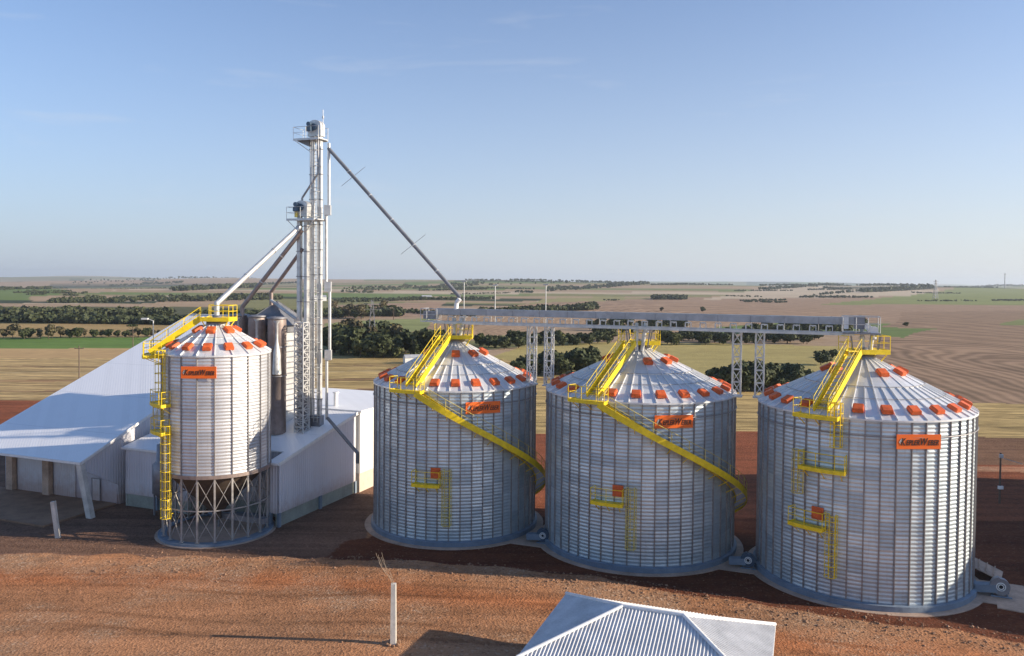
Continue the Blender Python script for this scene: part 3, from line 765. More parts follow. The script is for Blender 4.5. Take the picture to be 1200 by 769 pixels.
# main warehouse
root = empty('grain_warehouse', O, SITE, 'long white gabled warehouse with a huge sloping roof and doors under the eave', 'warehouse')
A0, A1, B0, SL, ZE = -33.6, -17.9, -4.4, .395, 4.9; BR = B0 + 30; 
zr = lambda y: ZE + SL * (y - B0)
b = MB(); b.slab([(A0, B0, zr(B0)), (A1, B0, zr(B0)), (A1, BR, zr(BR)), (A0, BR, zr(BR))], .16)
ro = b.build('roof', M['white_roof'], root)
b = MB(); b.beam((A0, B0 - .03, zr(B0) - .06), (A1 + .05, B0 - .03, zr(B0) - .06), .08, .22); b.beam((A1 + .04, B0, zr(B0) - .06), (A1 + .04, BR, zr(BR) - .06), .08, .26)
b.beam((A0, BR, zr(BR) + .04), (A1, BR, zr(BR) + .04), .5, .06); b.build('verge_trim', M['whitep'], ro)
b = MB(); 
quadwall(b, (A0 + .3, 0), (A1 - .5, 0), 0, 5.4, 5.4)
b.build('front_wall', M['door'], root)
b = MB()   # right gable, clad above, down to the ground behind the annex
b.add([(A1 - .35, 0, 1.9), (A1 - .35, B0, 4.4), (A1 - .35, B0, zr(B0) - .2), (A1 - .35, BR, zr(BR) - .2), (A1 - .35, BR - .2, 8), (A1 - .35, BR - .2, 0), (A1 - .35, 0.15, 0),
       (A1 - .5, 0, 1.9), (A1 - .5, B0, 4.4), (A1 - .5, B0, zr(B0) - .2), (A1 - .5, BR, zr(BR) - .2), (A1 - .5, BR - .2, 8), (A1 - .5, BR - .2, 0), (A1 - .5, 0.15, 0)],
      [(0, 1, 2, 3, 4, 5, 6), (13, 12, 11, 10, 9, 8, 7)] + [((i + 1) % 7, i, 7 + i, 7 + (i + 1) % 7) for i in range(7)])
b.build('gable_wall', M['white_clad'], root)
for x in (A0 + 1.6, -27.0):
    b = MB(); b.box((x, -.35, 2.7), (.85, .5, 5.3)); b.build('column', M['conc'], root)
for x0, x1, h in ((A0 + 2.2, -27.55, 3.9), (-26.4, -23.6, 4.0)):
    b = MB(); b.box(((x0 + x1) / 2, -.08, .1 + h / 2), (x1 - x0, .1, h)); dd_ = b.build('sliding_door', M['white_clad'], root)
    b = MB(); b.box(((x0 + x1) / 2, -.2, h + .25), (x1 - x0 + .6, .1, .12)); b.build('door_rail', M['galv_dark'], dd_)
b = MB(); b.box((-20.9, -.09, 1.15), (.95, .06, 2.1)); dd_ = b.build('small_door', M['white_clad'], root)
b = MB(); b.box((-20.9, -.13, 2.24), (1.1, .05, .07)); b.box((-21.42, -.13, 1.15), (.06, .05, 2.2)); b.box((-20.38, -.13, 1.15), (.06, .05, 2.2)); b.build('door_frame', M['galv_dark'], dd_)
b = MB(); b.beam((A1 + .9, -4.4 + .3, -.1), (A1 - .3, B0 + .25, 4.75), .5, .55); b.build('leaning_pillar', M['conc_light'], root)
for x in (-31.0, -24.0):
    b = MB(); b.box((x, -.35, 4.75), (.35, .3, .3)); b.build('wall_lamp', M['motor'], root)
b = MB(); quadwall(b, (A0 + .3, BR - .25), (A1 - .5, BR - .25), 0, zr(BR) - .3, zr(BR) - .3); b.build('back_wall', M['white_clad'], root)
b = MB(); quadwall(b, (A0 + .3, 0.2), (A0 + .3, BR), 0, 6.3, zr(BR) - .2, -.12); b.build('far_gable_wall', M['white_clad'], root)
m = MB(); m.box((-26.6, -3.9, -.05), (16.5, 7.6, .4)); tag(m.build('loading_slab', plain('dirty_concrete', (.30, .18, .11), .9, 0, .3, .7), None, W(0, 0), (0, 0, SITE)), kind='structure')

# intake building: clad walls over a concrete plinth, L-shaped round the raised silo
root = empty('intake_building', O, SITE, 'low white clad building with a sloping roof that carries the elevator tower', 'building')
sl = .205; ze = 5.5; D = 12.4; zi = lambda y: ze + sl * y
foot = [(-17.35, 0.0), (-9.6, 0.0), (-9.6, 2.4), (-.9, 2.4), (-.9, 0), (0, 0), (0, D), (-17.35, D)]
b = MB(); q_ = [(-17.55, -.25), (-9.4, -.25), (-9.4, 2.2), (-1.05, 2.2), (-1.05, -.2), (.18, -.2), (.18, D + .1), (-17.55, D + .1)]
b.slab([(x, y, zi(y) + .1) for x, y in q_], .12)
ro = b.build('roof', M['white_roof'], root)
cl, pl = MB(), MB()
for i in range(len(foot)):
    p, q_ = foot[i], foot[(i + 1) % len(foot)]
    quadwall(cl, p, q_, 1.15, zi(p[1]) - .02, zi(q_[1]) - .02)
cl.build('clad_wall', M['white_clad'], root); 
pb = MB()
for i in range(len(foot)):
    if i in (3, 4): continue
    p, q_ = Vector((*foot[i], 0)), Vector((*foot[(i + 1) % len(foot)], 0)); d = (q_ - p).normalized(); nn = Vector((-d.y, d.x, 0))
    quadwall(pb, (p + nn * .06)[:2], (q_ + nn * .06)[:2], 0, 1.15, 1.15, .2)
pb.build('plinth', M['conc_green'], root)
b = MB()
for c_, d_ in (((.02, .1), (.22, .32)), ((.02, 6.2), (.22, .32)), ((.02, 12.2), (.22, .32)), ((-13.5, -.02), (.3, .22)), ((-.85, .1), (.2, .3))):
    b = MB(); b.box((*c_, .6), (*d_, 1.2)); b.build('plinth_post', M['conc_shade_blue'], root)
b = MB(); b.beam((.22, -.2, zi(0) + .0), (.22, D, zi(D)), .08, .30); b.build('roof_trim', M['whitep'], ro); b = MB(); b.beam((-1.05, -.24, zi(0)), (.2, -.24, zi(0)), .08, .2); b.build('roof_trim', M['whitep'], ro); b = MB(); b.beam((-17.5, -.28, zi(0) - .02), (-9.4, -.28, zi(0) - .02), .08, .2); b.build('roof_trim', M['whitep'], ro)
# dust cyclone against the annex wall
root = empty('dust_collector', W(-12.05, -.9), SITE, 'dark upright dust collector beside the annex wall behind the caged ladder', 'dust collector')
b = MB(); b.lathe([(.0, 1.0), (.55, 1.9), (.78, 2.0), (.78, 4.6), (.45, 4.9), (.40, 6.4), (.0, 6.5)], 28); b.build('cylinder', M['galv_dark'], root)
b = MB()
for i in range(4): b.beam(P(.6, 45 + 90 * i, 0), P(.6, 45 + 90 * i, 2.3), .12, .12)
b.build('leg', M['galv_dark'], root)
b = MB(); b.beam((0, 0, 5.8), (0, 1.2, 5.8), .4, .4); b.build('inlet_duct', M['galv_dark'], root)

# cream block at the far right end
root = empty('cream_annex', O, SITE, 'sunlit cream block at the far end of the intake building', 'building')
foot = [(-13.0, D + .15), (.35, D + .15), (.35, D + 13), (-13.0, D + 13)]
b = MB(); b.poly(foot, 1.9, 8.05); b.build('upper_wall', M['cream'], root)
b = MB(); b.poly([(x * 1.0 - .04 * (x > 0), y) for x, y in foot], 0, 1.88); b.build('plinth', plain('tan_plaster', (.60, .50, .40), .8, 0, .12), root)
b = MB(); b.poly([(-13.2, D), (.55, D), (.55, D + 13.2), (-13.2, D + 13.2)], 8.06, 8.28); ro = b.build('roof', M['white_roof'], root)
b = MB(); b.tube((-3.6, D + 1.8, 8.2), (-3.6, D + 1.8, 9.6), .22, 14); b.tube((-3.6, D + 1.8, 9.6), (-3.6, D + 1.8, 9.75), .32, 14); b.build('flue', M['whitep'], ro)

# ------------------------------------------------------------------ dryer and bins on the intake roof
def onroof(x, y): return W(x, y, zi(y) + .1)
def to_site(p):
    c, s = math.cos(SITE), math.sin(SITE); dx, dy = p[0] - O[0], p[1] - O[1]
    return (dx * c + dy * s, -dx * s + dy * c)
for (X_, Y_, top, lab) in ((-22.25, 75.4, 17.75, 'nearest tall brown stained cylinder of the dryer, between raised silo and tower'),
                           (-24.5, 76.6, 17.85, 'middle tall cylinder of the dryer, behind the raised silo'),
                           (-26.6, 77.6, 17.9, 'farthest tall cylinder of the dryer, mostly hidden by the raised silo')):
    a_, b_ = to_site((X_, Y_)); zb = zi(b_) + .05
    root = empty('exhaust_cylinder', (X_, Y_, zb), SITE, lab, 'dryer cylinder', 'tall cylinders of the grain dryer')
    H_ = top - zb; r = .86
    b = MB(); b.lathe([(r * .98, 0), (r * .98, H_ * .5), (r, H_ * .5), (r, H_ - .5), (r * .96, H_)], 32); b.build('cylinder_body', M['galv_brown'], root)
    b = MB(); b.lathe([(r * 1.0, H_ - .12), (r * 1.12, H_ - .10), (r * 1.12, H_ + .06), (r * .7, H_ + .1), (.0, H_ + .12)], 32); b.build('top_cap', M['galv_dark'], root)
    b = MB()
    for z in (H_ * .5, H_ * .75):
        b = MB(); b.lathe([(r + .0, z - .06), (r + .05, z - .05), (r + .05, z + .05), (r, z + .06)], 32); b.build('band', M['galv_dark'], root)
    b = MB(); b.lathe([(.42, H_ * .52), (.34, H_ * .7), (.14, H_ * .8), (.14, H_ * .95), (.34, H_ * .98)], 12, c=(r * .55, -r * .75)); b.build('side_cone', M['galv'], root)

root = empty('grain_dryer', onroof(-6.7, 8.9), SITE, 'square grain dryer tower under a dark pyramid hood beside the elevator', 'grain dryer')
zt = 16.4 - root.location.z
b = MB(); b.box((-.2, 0, zt / 2 - .2), (2.9, 2.6, zt + .4)); b.build('dryer_body', M['galv'], root)
b = MB()
for i in range(14): b.box((-.2, -1.34, 1 + i * (zt - 1.5) / 14), (2.5, .08, .10)); b.box((1.3, 0, 1 + i * (zt - 1.5) / 14), (.08, 2.3, .10))
b.build('louvre', M['galv_dark'], root)
b = MB(); a_, z_, h_ = 2.35, zt + .55, 2.3
vs = [(-a_ - .2, -a_, z_), (a_ - .2, -a_, z_), (a_ - .2, a_, z_), (-a_ - .2, a_, z_), (-.2, 0, z_ + h_)]
b.add(vs, [(0, 1, 4), (1, 2, 4), (2, 3, 4), (3, 0, 4), (3, 2, 1, 0)])
for i in range(4): b.beam(vs[i], vs[4], .10, .10)
b.build('pyramid_hood', M['slate'], root)
b = MB(); b.box((-.2, 0, z_ - .35), (3.6, 3.6, .7)); b.build('hood_skirt', M['slate'], root)
b = MB()
for x in (-.9, .9): b.tube((x, -1.8, z_ - 3), (x, -1.8, z_ + .9), .05, 6)
b.build('sampling_pipe', M['galv'], root)
m = MB(); z0_ = zt - 1.2
m.slab([(-2.6, -2.2, z0_), (2.0, -2.2, z0_), (2.0, -1.35, z0_), (-2.6, -1.35, z0_)], .05); railing(m, [(-2.6, -2.2, z0_), (-1, -2.2, z0_), (.6, -2.2, z0_), (2, -2.2, z0_)], r=.03); m.build('catwalk', M['galv'], root)

# perforated steel column next to the elevators
def lattice(mb, c, z0, z1, a=1.0, leg=.09, br=.05, step=1.2):
    x, y = c; cs = [(x - a / 2, y - a / 2), (x + a / 2, y - a / 2), (x + a / 2, y + a / 2), (x - a / 2, y + a / 2)]
    for p in cs: mb.beam((*p, z0), (*p, z1), leg, leg)
    n = max(1, round((z1 - z0) / step)); st = (z1 - z0) / n
    for k in range(n):
        za_, zb_ = z0 + k * st, z0 + (k + 1) * st
        for i in range(4):
            p, q = cs[i], cs[(i + 1) % 4]
            if k % 2: p, q = q, p
            mb.beam((*p, za_), (*q, zb_), br, br); mb.beam((*p, zb_), (*q, zb_), br, br)
root = empty('ladder_tower', onroof(-2.35, 6.6), SITE, 'narrow lattice steel tower with rungs between dryer and elevator', 'lattice tower')
b = MB(); lattice(b, (0, 0), 0, 10.4, .95, .10, .07, .55); 
for i in range(24): b.tube((-.48, -.5, .5 + i * .4), (.48, -.5, .5 + i * .4), .03, 5)
b.build('lattice_frame', M['galv'], root)
b = MB(); b.box((0, .3, 5.0), (.5, .3, 9.6)); b.build('inner_duct', M['galv_dark'], root)


# ------------------------------------------------------------------ bucket elevators
TX, TY = -18.75, 75.9
ta, tb = to_site((TX, TY)); TZ = zi(tb) + .1
def elevator(loc, rz, z0, zh, sep, cw, label, head_w):
    root = empty('bucket_elevator', (loc[0], loc[1], z0), rz, label, 'grain elevator')
    H_ = zh - z0
    for s in (-1, 1):
        b = MB(); b.box((s * sep / 2, 0, H_ / 2), (cw, .42, H_))
        b.build('leg_casing', M['galv'], root)
    b = MB()
    for k in range(int(H_ / 2.4) + 1):
        z = k * 2.4 + .3
        for s in (-1, 1): b.box((s * sep / 2, 0, z), (cw + .10, .52, .07))
        b.beam((-sep / 2, 0, z), (sep / 2, 0, z), .05, .05)
    b.build('casing_flange', M['galv_dark'], root)
    b = MB(); b.box((0, 0, .5), (sep + cw + .2, .7, 1.2)); b.build('boot', M['galv_dark'], root)
    # head: box with a curved hood
    b = MB(); w_, n = head_w / 2, 10
    prof = [(-w_, H_ - .1), (-w_, H_ + .9)] + [(w_ * math.cos(math.pi - math.pi * i / n) , H_ + .9 + w_ * .75 * math.sin(math.pi * i / n)) for i in range(1, n)] + [(w_, H_ + .9), (w_, H_ - .1)]
    m_ = len(prof); vs = [(x, -.36, z) for x, z in prof] + [(x, .36, z) for x, z in prof]
    b.add(vs, [tuple(range(m_ - 1, -1, -1)), tuple(range(m_, 2 * m_))] + [(i, (i + 1) % m_, m_ + (i + 1) % m_, m_ + i) for i in range(m_)])
    b.build('head_housing', M['galv'], root)
    b = MB(); b.tube((0, -.37, H_ + .75), (0, -.52, H_ + .75), .32, 18); b.box((-w_ * .5, -.62, H_ + .55), (.5, .42, .42)); b.tube((-w_ * .5, -.82, H_ + 1.0), (-w_ * .5, -.42, H_ + 1.0), .22, 12); b.build('drive_unit', M['motor'], root)
    return root, H_
t1, H1 = elevator(W(ta - .45, tb + .75), SITE, TZ, 35.2, .85, .34, 'taller bucket elevator whose head is the highest point of the plant', 1.45)
t2, H2 = elevator(W(ta - 1.25, tb - .2), SITE, TZ - .2, 27.5, .80, .34, 'shorter bucket elevator in front and left of the taller one', 1.35)
# frames, ladder and platforms of the tall one
b = MB(); z = 1.0
while z < H1 - 1:
    b.path([(.65, -.1, z), (.65, -.75, z), (-.1, -.75, z), (-.1, -.1, z)], .03, 5); z += 2.4
for s in (-.2, .2): b.beam((.28 + s, -.45, .5), (.28 + s, -.45, H1), .05, .05)
z = .6
while z < H1: b.tube((.08, -.45, z), (.48, -.45, z), .022, 4, cap=False); z += .35
z = 2.5; prev = None
while z < H1:
    ring = [Vector((.28 + .36 * math.sin(a), -.72 - .36 * math.cos(a), z)) for a in [R(-140 + 280 * i / 8) for i in range(9)]]; b.path(ring, .02, 4)
    if prev:
        for i in (0, 2, 4, 6, 8): b.tube(prev[i], ring[i], .015, 4, cap=False)
    prev = ring; z += 1.2
b.build('caged_ladder', M['galv'], t1)
def head_platform(root, H_, x0, x1, y0, y1, z, name='head_platform'):
    b = MB(); b.slab([(x0, y0, z), (x1, y0, z), (x1, y1, z), (x0, y1, z)], .10)
    for x in (x0, x1): b.beam((x * .98, y0 * .98, z - .1), (x * .2, y0 * .2, z - 1.3), .07, .07)
    for y in (y0, y1): b.beam((x0, y, z - .1), (x1, y, z - .1), .08, .2)
    o = b.build(name, M['galv'], root); m = MB()
    railing(m, [(x1, y0, z), ((x0 + x1) / 2, y0, z), (x0, y0, z), (x0, y1, z), ((x0 + x1) / 2, y1, z), (x1, y1, z)], 1.1, .024)
    m.build('railing', M['galv'], o)
head_platform(t1, H1, -1.95, .9, -.95, .6, H1 - .35)
head_platform(t2, H2, -1.2, 1.9, -.95, .75, H2 - .35)
b = MB(); b.add([(-1.9, -.5, H1 - .5), (-.5, -.5, H1 - .5), (-.5, -.5, H1 - 1.1), (-1.9, .5, H1 - .5), (-.5, .5, H1 - .5), (-.5, .5, H1 - 1.1)], [(0, 2, 1), (3, 4, 5), (0, 1, 4, 3), (1, 2, 5, 4), (2, 0, 3, 5)]); b.build('platform_bracket', M['slate'], t1)
b = MB(); b.box((-.45, -.5, H2 + .4), (.22, .2, 1.2)); b.build('guard', M['yellow_pale'], t2)
b = MB(); b.tube((.75, 0, H1 + .5), (.75, 0, H1 + 2.4), .03, 5); b.box((.75, 0, H1 + 1.7), (.14, .14, .25)); b.build('lightning_rod', M['galv'], t1)
# small bypass pipe zigzagging from the tall head to the short one
b = MB(); b.path([(.55, -.5, H1 - .2), (.55, -.5, H1 - 3.7), (-1.1, -.7, H1 - 6.0), (-1.1, -.7, H2 + 1.0)], .10, 8); b.build('bypass_pipe', M['galv_dark'], t1)
# return pipe at the right with offset boxes
def dpipe(name, label, pts, r, mat, cat='grain pipe', joints=True, elbow=None):
    root = empty(name, pts[0], 0, label, cat); o = Vector(pts[0]); L = [Vector(p) - o for p in pts]
    b = MB(); b.path(L, r, 10)
    for p in L[1:-1]: b.add(*ball(p, r * 1.05), smooth=True)
    b.build('pipe', M[mat], root)
    if joints:
        for p, q in zip(L[:-1], L[1:]):
            d = q - p; n = int(d.length / 3.0)
            for i in range(1, n): c = p + d * (i / n); u = d.normalized() * .04; b = MB(); b.tube(c - u, c + u, r * 1.22, 10); b.build('pipe_flange', M['galv'], root)
    return root, L
def ball(c, r, n=8, m=5):
    vs = []; fs = []
    for j in range(m + 1):
        th = math.pi * j / m
        for i in range(n): a = 2 * math.pi * i / n; vs.append((c[0] + r * math.sin(th) * math.cos(a), c[1] + r * math.sin(th) * math.sin(a), c[2] + r * math.cos(th)))
    for j in range(m):
        for i in range(n): fs.append((j * n + i, (j + 1) * n + i, (j + 1) * n + (i + 1) % n, j * n + (i + 1) % n))
    return vs, fs
zz = lambda py, Y: CAMH + (329.6 - py) * Y / 933
pp = [atY(x, y, 76.2) for x, y in ((385.5, 168), (385.5, 243), (382.5, 250), (382.5, 332), (386.5, 340), (386.5, 412), (383, 420), (383, 492))]
root, L = dpipe('return_pipe', 'slim vertical pipe with stepped offset boxes right of the elevators', pp, .14, 'galv')
for i in (1, 3, 5):
    b = MB(); c = (L[i] + L[i + 1]) / 2; b.box(c, (.62, .45, .95)); b.build('offset_box', M['galv'], root)
E1 = [atY(x, y, 75.6) for x, y in ((351, 266),)][0]
S0 = Vector((-24.95, 67.3, 18.9))
dpipe('grain_spout', 'white sloping spout from the shorter elevator down to the raised silo', [E1, S0 + Vector((0, 0, .4)), S0 - Vector((0, 0, .6))], .22, 'galv')
C2 = atY(284, 360, 77.0)
dpipe('grain_spout', 'dark sloping spout from the shorter elevator down to the dryer cylinders', [atY(354, 270, 75.9), C2, C2 - Vector((0, 0, 1.0))], .20, 'galv_brown')
C3 = atY(318, 347, 78.4)
dpipe('grain_spout', 'short brown spout leaving the elevator lower and dropping on the pyramid hood', [atY(354.5, 292, 76.2), C3 + Vector((.0, 0, .4)), C3 - Vector((0, 0, .9))], .18, 'galv_brown')
dpipe('grain_spout', 'pale spout lying on the right slope of the pyramid hood', [C3 - Vector((-.1, .4, .4)), atY(347, 374, 76.4), atY(347, 384, 76.4)], .15, 'galv')
dpipe('grain_chute', 'dark sloping chute from the tower foot out over the intake wall', [atY(384, 490, 76.0), atY(419, 531, 72.0), atY(419, 543, 72.0)], .16, 'slate')
CV0 = Vector((-4.6, 70.5, 19.9))
root, L = dpipe('grain_spout', 'long thin spout from the tallest elevator head down to the overhead conveyor', [atY(385, 174, 76.2), CV0], .17, 'slate', joints=True)
for f_ in (.20, .66):
    b = MB(); c = L[0] + (L[1] - L[0]) * f_
    b.beam(c - Vector((1.1, 0, .9)), c + Vector((1.1, 0, .9)), .035, .035)
    b.beam(c - Vector((.7, 0, -.9)), c + Vector((.7, 0, -.9)), .03, .03); b.build('stay_bracket', M['galv_dark'], root)

# ------------------------------------------------------------------ overhead conveyor
c1, c3 = Vector((-4.95, 70.57, 0)), Vector((26.05, 58.80, 0)); rd = (c3 - c1).normalized(); Lr = (c3 - c1).length
rz = math.atan2(rd.y, rd.x)
root = empty('overhead_conveyor', (c1.x, c1.y, 17.7), rz, 'grey enclosed belt conveyor running above the three big silos', 'conveyor')
x0, x1 = -1.9, Lr - .7
b = MB(); b.box(((x0 + x1) / 2, .1, .92), (x1 - x0, .80, .48)); b.beam((x0, .1, 1.19), (x1, .1, 1.19), .5, .08); b.build('belt_cover', M['cover'], root)
b = MB(); n = int((x1 - x0) / 2.4)
for i in range(1, n): b.box((x0 + i * (x1 - x0) / n, .1, .93), (.04, .84, .52))
b.build('cover_joint', M['galv_dark'], root)
fb = MB(); fb.beam((-.22, -.55, .56), (.22, -.55, .56), .09, .09); fb.beam((-.22, -.55, .56), (-.22, -.55, .12), .09, .09); fb.beam((.22, -.55, .56), (.22, -.55, .12), .06, .06); fb.beam((0, -.55, .5), (0, .5, .5), .08, .08)
fm = fb.mesh('roller_frame', M['galv']); n = int((x1 - x0 - 2) / 1.15)
for i in range(n): inst('roller_frame', fm, root, (x0 + 1.6 + i * 1.15, 0, 0))
b = MB()
for y in (-.75, .75): b.beam((x0, y, 0), (x1, y, 0), .09, .20)
b.beam((x0, -.55, .10), (x1, -.55, .10), .06, .06)
for i in range(int((x1 - x0) / 2.3)): b.beam((x0 + i * 2.3, -.75, 0), (x0 + i * 2.3, .75, 0), .08, .10)
b.slab([(x0, -.72, .05), (x1, -.72, .05), (x1, -.35, .05), (x0, -.35, .05)], .04)
b.build('walkway_beam', M['galv'], root)
b = MB(); pts = [(x0 + i * (x1 - x0) / 14, .85, .1) for i in range(15)]; railing(b, pts, 1.05, .02); b.build('railing', M['galv'], root)
# drive head at the far right end
b = MB(); b.box((x1 + .35, .1, .85), (.7, 1.0, .95)); b.build('head_box', M['galv_dark'], root)
b = MB(); b.box((x1 - .55, -.42, .85), (.32, .08, .95)); b.build('end_plate', M['whitep'], root)
b = MB(); b.slab([(x1 - .8, -1.1, .15), (x1 + 1.7, -1.1, .15), (x1 + 1.7, 1.1, .15), (x1 - .8, 1.1, .15)], .12); hp = b.build('head_platform', M['galv_dark'], root)
b = MB(); railing(b, [(x1 - .8, -1.1, .15), (x1 + .1, -1.1, .15), (x1 + .9, -1.1, .15), (x1 + 1.7, -1.1, .15), (x1 + 1.7, 1.1, .15), (x1 + .4, 1.1, .15), (x1 - .8, 1.1, .15)], 1.15, .03); b.build('railing', M['galv'], hp)
b = MB(); b.tube((x1 + .9, -.9, .55), (x1 + .9, .1, .55), .22, 14); b.box((x1 + 1.1, -.55, .4), (.5, .4, .4)); b.tube((x1 + 1.3, -1.0, .35), (x1 + 1.3, -.9, .35), .3, 14); b.build('drive_motor', M['whitep'], root)
# tail over the first silo
b = MB(); b.box((x0 - .6, .1, .6), (1.2, .8, .7)); b.build('tail_box', M['galv_dark'], root)
b = MB(); railing(b, [(x0 - 1.2, .8, .1), (x0 - 1.2, -.8, .1), (x0 - .6, -.8, .1), (x0 + .4, -.8, .1)], 1.1, .03); b.slab([(x0 - 1.2, -.8, .1), (x0, -.8, .1), (x0, .8, .1), (x0 - 1.2, .8, .1)], .08); b.build('tail_platform', M['galv'], root)
b = MB(); b.path([(.35, 0, 2.1), (.05, 0, 1.75), (.0, 0, 1.1)], .20, 10); b.build('feed_elbow', M['whitep'], root)
for q, lab in ((0, ''), (16.3, ''), (Lr, '')):
    for dx_ in (-.15, .62):
        b = MB(); b.tube((q + dx_, 0, .4), (q + dx_ * .55, 0, -1.9), .16, 10); b.tube((q + dx_, 0, -.2), (q + dx_, 0, -.35), .23, 10); b.build('drop_chute', M['galv'], root)
    b = MB()
    for dx_ in (-.9, 1.1): b.beam((q + dx_, -.5, 0), (q + dx_ * .8, -.4, -1.5), .09, .09); b.beam((q + dx_, .5, 0), (q + dx_ * .8, .4, -1.5), .09, .09)
    b.build('apex_strut', M['galv_dark'], root)
for q in (7.15, 16.3 - 7.6, 16.45 + 7.65, Lr - 7.35):
    b = MB(); lattice(b, (q, 0), -5.0, -.08, .62, .09, .055, 1.0); b.box((q, 0, -5.1), (.9, .9, .12)); b.build('support_tower', M['galv'], root)
for q, h_ in ((.4, 3.6), (3.4, 3.3), (8.1, 3.4)):
    b = MB(); b.tube((q, .8, 0), (q, .8, h_), .04, 5); b.tube((q - .25, .8, h_), (q + .25, .8, h_ + .05), .05, 5); b.build('lamp_pole', M['galv'], root)

# ------------------------------------------------------------------ near hip-roofed building
SB = R(-20.2); OB = Vector((3.25, 45.1, 0))
gh = gz(6, 40)
root = empty('low_building', (OB.x, OB.y, 0), SB, 'low building with a white ribbed hip roof at the bottom of the photo', 'building')
LW, DW, ze_, zr_ = 11.35, 8.35, 3.5, 5.0; hw_ = DW / 2
b = MB(); b.poly([(.7, -DW + .7), (LW - .7, -DW + .7), (LW - .7, -.7), (.7, -.7)], 0, 3.35); b.build('wall', M['conc_light'], root)
fc = [[(0, 0, ze_), (LW, 0, ze_), (LW - hw_, -hw_, zr_), (hw_, -hw_, zr_)], [(0, -DW, ze_), (LW, -DW, ze_), (LW - hw_, -hw_, zr_), (hw_, -hw_, zr_)],
      [(0, -DW, ze_), (0, 0, ze_), (hw_, -hw_, zr_)], [(LW, 0, ze_), (LW, -DW, ze_), (LW - hw_, -hw_, zr_)]]
b = MB()
b.slab([fc[0][1], fc[0][0], fc[0][3], fc[0][2]], .05); b.slab(fc[1], .05); b.slab([fc[2][1], fc[2][0], fc[2][2]], .05); b.slab([fc[3][1], fc[3][0], fc[3][2]], .05)
ro = b.build('roof', M['tile'], root)
rb = MB(); pt = .177; k_ = (zr_ - ze_) / hw_
def rib(mb, p, q):
    p, q = Vector(p), Vector(q)
    if (q - p).length > .05: mb.tube(p + Vector((0, 0, .012)), q + Vector((0, 0, .012)), .044, 8, cap=False)
x = pt / 2
while x < LW:
    d = min(x, LW - x, hw_)
    for y0, s in ((0, -1), (-DW, 1)): rib(rb, (x, y0, ze_), (x, y0 + s * d, ze_ + k_ * d))
    x += pt
y = pt / 2
while y < DW:
    d = min(y, DW - y, hw_)
    for x0_, s in ((0, 1), (LW, -1)): rib(rb, (x0_, -y, ze_), (x0_ + s * d, -y, ze_ + k_ * d))
    y += pt
rb.build('roof_corrugation', M['tile'], ro)
b = MB()
for p, q in (((0, 0, ze_), fc[0][3]), ((LW, 0, ze_), fc[0][2]), ((0, -DW, ze_), fc[0][3]), ((LW, -DW, ze_), fc[0][2]), (fc[0][3], fc[0][2])):
    b.tube(Vector(p) + Vector((0, 0, .05)), Vector(q) + Vector((0, 0, .05)), .10, 8)
b.build('ridge_cap', M['whitep'], ro)
b = MB()
for p, q in (((0, 0), (LW, 0)), ((LW, 0), (LW, -DW)), ((LW, -DW), (0, -DW)), ((0, -DW), (0, 0))): b.beam((*p, ze_ - .08), (*q, ze_ - .08), .06, .18)
b.build('fascia', M['whitep'], ro)

# ------------------------------------------------------------------ posts, poles, pylons
q = gnd(461, 755, gz(-6.7, 45)); 
root = empty('concrete_post', (q.x, q.y, gz(q.x, q.y)), 0, 'upright white concrete post on the gravel, trailing loose wires', 'post')
b = MB(); b.add([(-.16, -.16, -.3), (.16, -.16, -.3), (.16, .16, -.3), (-.16, .16, -.3), (-.13, -.13, 3.45), (.13, -.13, 3.45), (.13, .13, 3.45), (-.13, .13, 3.45)], [(3, 2, 1, 0), (4, 5, 6, 7), (0, 1, 5, 4), (1, 2, 6, 5), (2, 3, 7, 6), (3, 0, 4, 7)])
b.build('shaft', plain('white_post_paint', (.72, .68, .60), .7, 0, .2, 3), root)
b = MB()
for j in range(5):
    a = (random.uniform(-.05, .05), random.uniform(-.05, .05), 3.4); pts = [Vector(a)]
    for i in range(7): pts.append(pts[-1] + Vector((-.10 + random.uniform(-.09, .07), random.uniform(-.05, .05), random.uniform(.12, .36))))
    b.path(pts, .007, 4)
b.build('loose_wire', M['dry'], root)
b = MB()
for i in range(9):
    a = i * .7; b.add(*ball((.35 * math.cos(a) , .32 * math.sin(a), .05), random.uniform(.07, .16), 6, 4), smooth=False)
b.build('footing_rubble', M['rock'], root)
q = Vector((-37.1, 64.9, 0))
root = empty('concrete_post', (q.x, q.y, gz(q.x, q.y)), 0, 'leaning white concrete post in the shade near the warehouse doors', 'post')
b = MB(); b.beam((0, 0, -.2), (-.42, 0, 3.0), .32, .32, up=(0, 1, 0)); b.build('shaft', M['conc_light'], root)

def utility_pole(p, h, label, arms=1, mat='wood', group='wooden utility poles in the fields', r=.14):
    root = empty('utility_pole', (p.x, p.y, gz(p.x, p.y)), 0, label, 'utility pole', group)
    b = MB(); b.tube((0, 0, -.3), (0, 0, h), r, 8, r * .7); b.build('shaft', M[mat], root)
    for k in range(arms):
        b = MB(); b.beam((-1.0, 0, h - .6 - k * .9), (1.0, 0, h - .6 - k * .9), .14, .14)
        for x in (-.9, 0, .9): b.tube((x, 0, h - .55 - k * .9), (x, 0, h - .25 - k * .9), .06, 5)
        b.build('crossarm', M[mat], root)
utility_pole(gnd(93, 443), 7.0, 'dark wooden utility pole in the stubble left of the warehouse roof', 1)
utility_pole(gnd(156, 412), 6.2, 'dark utility pole with a wide crossarm by the green strip behind the warehouse roof', 2)
q = gnd(1171, 590)
root = empty('fence_pole', (q.x, q.y, 0), 0, 'dark slim pole with a white insulator and stay right of the biggest silo', 'pole')
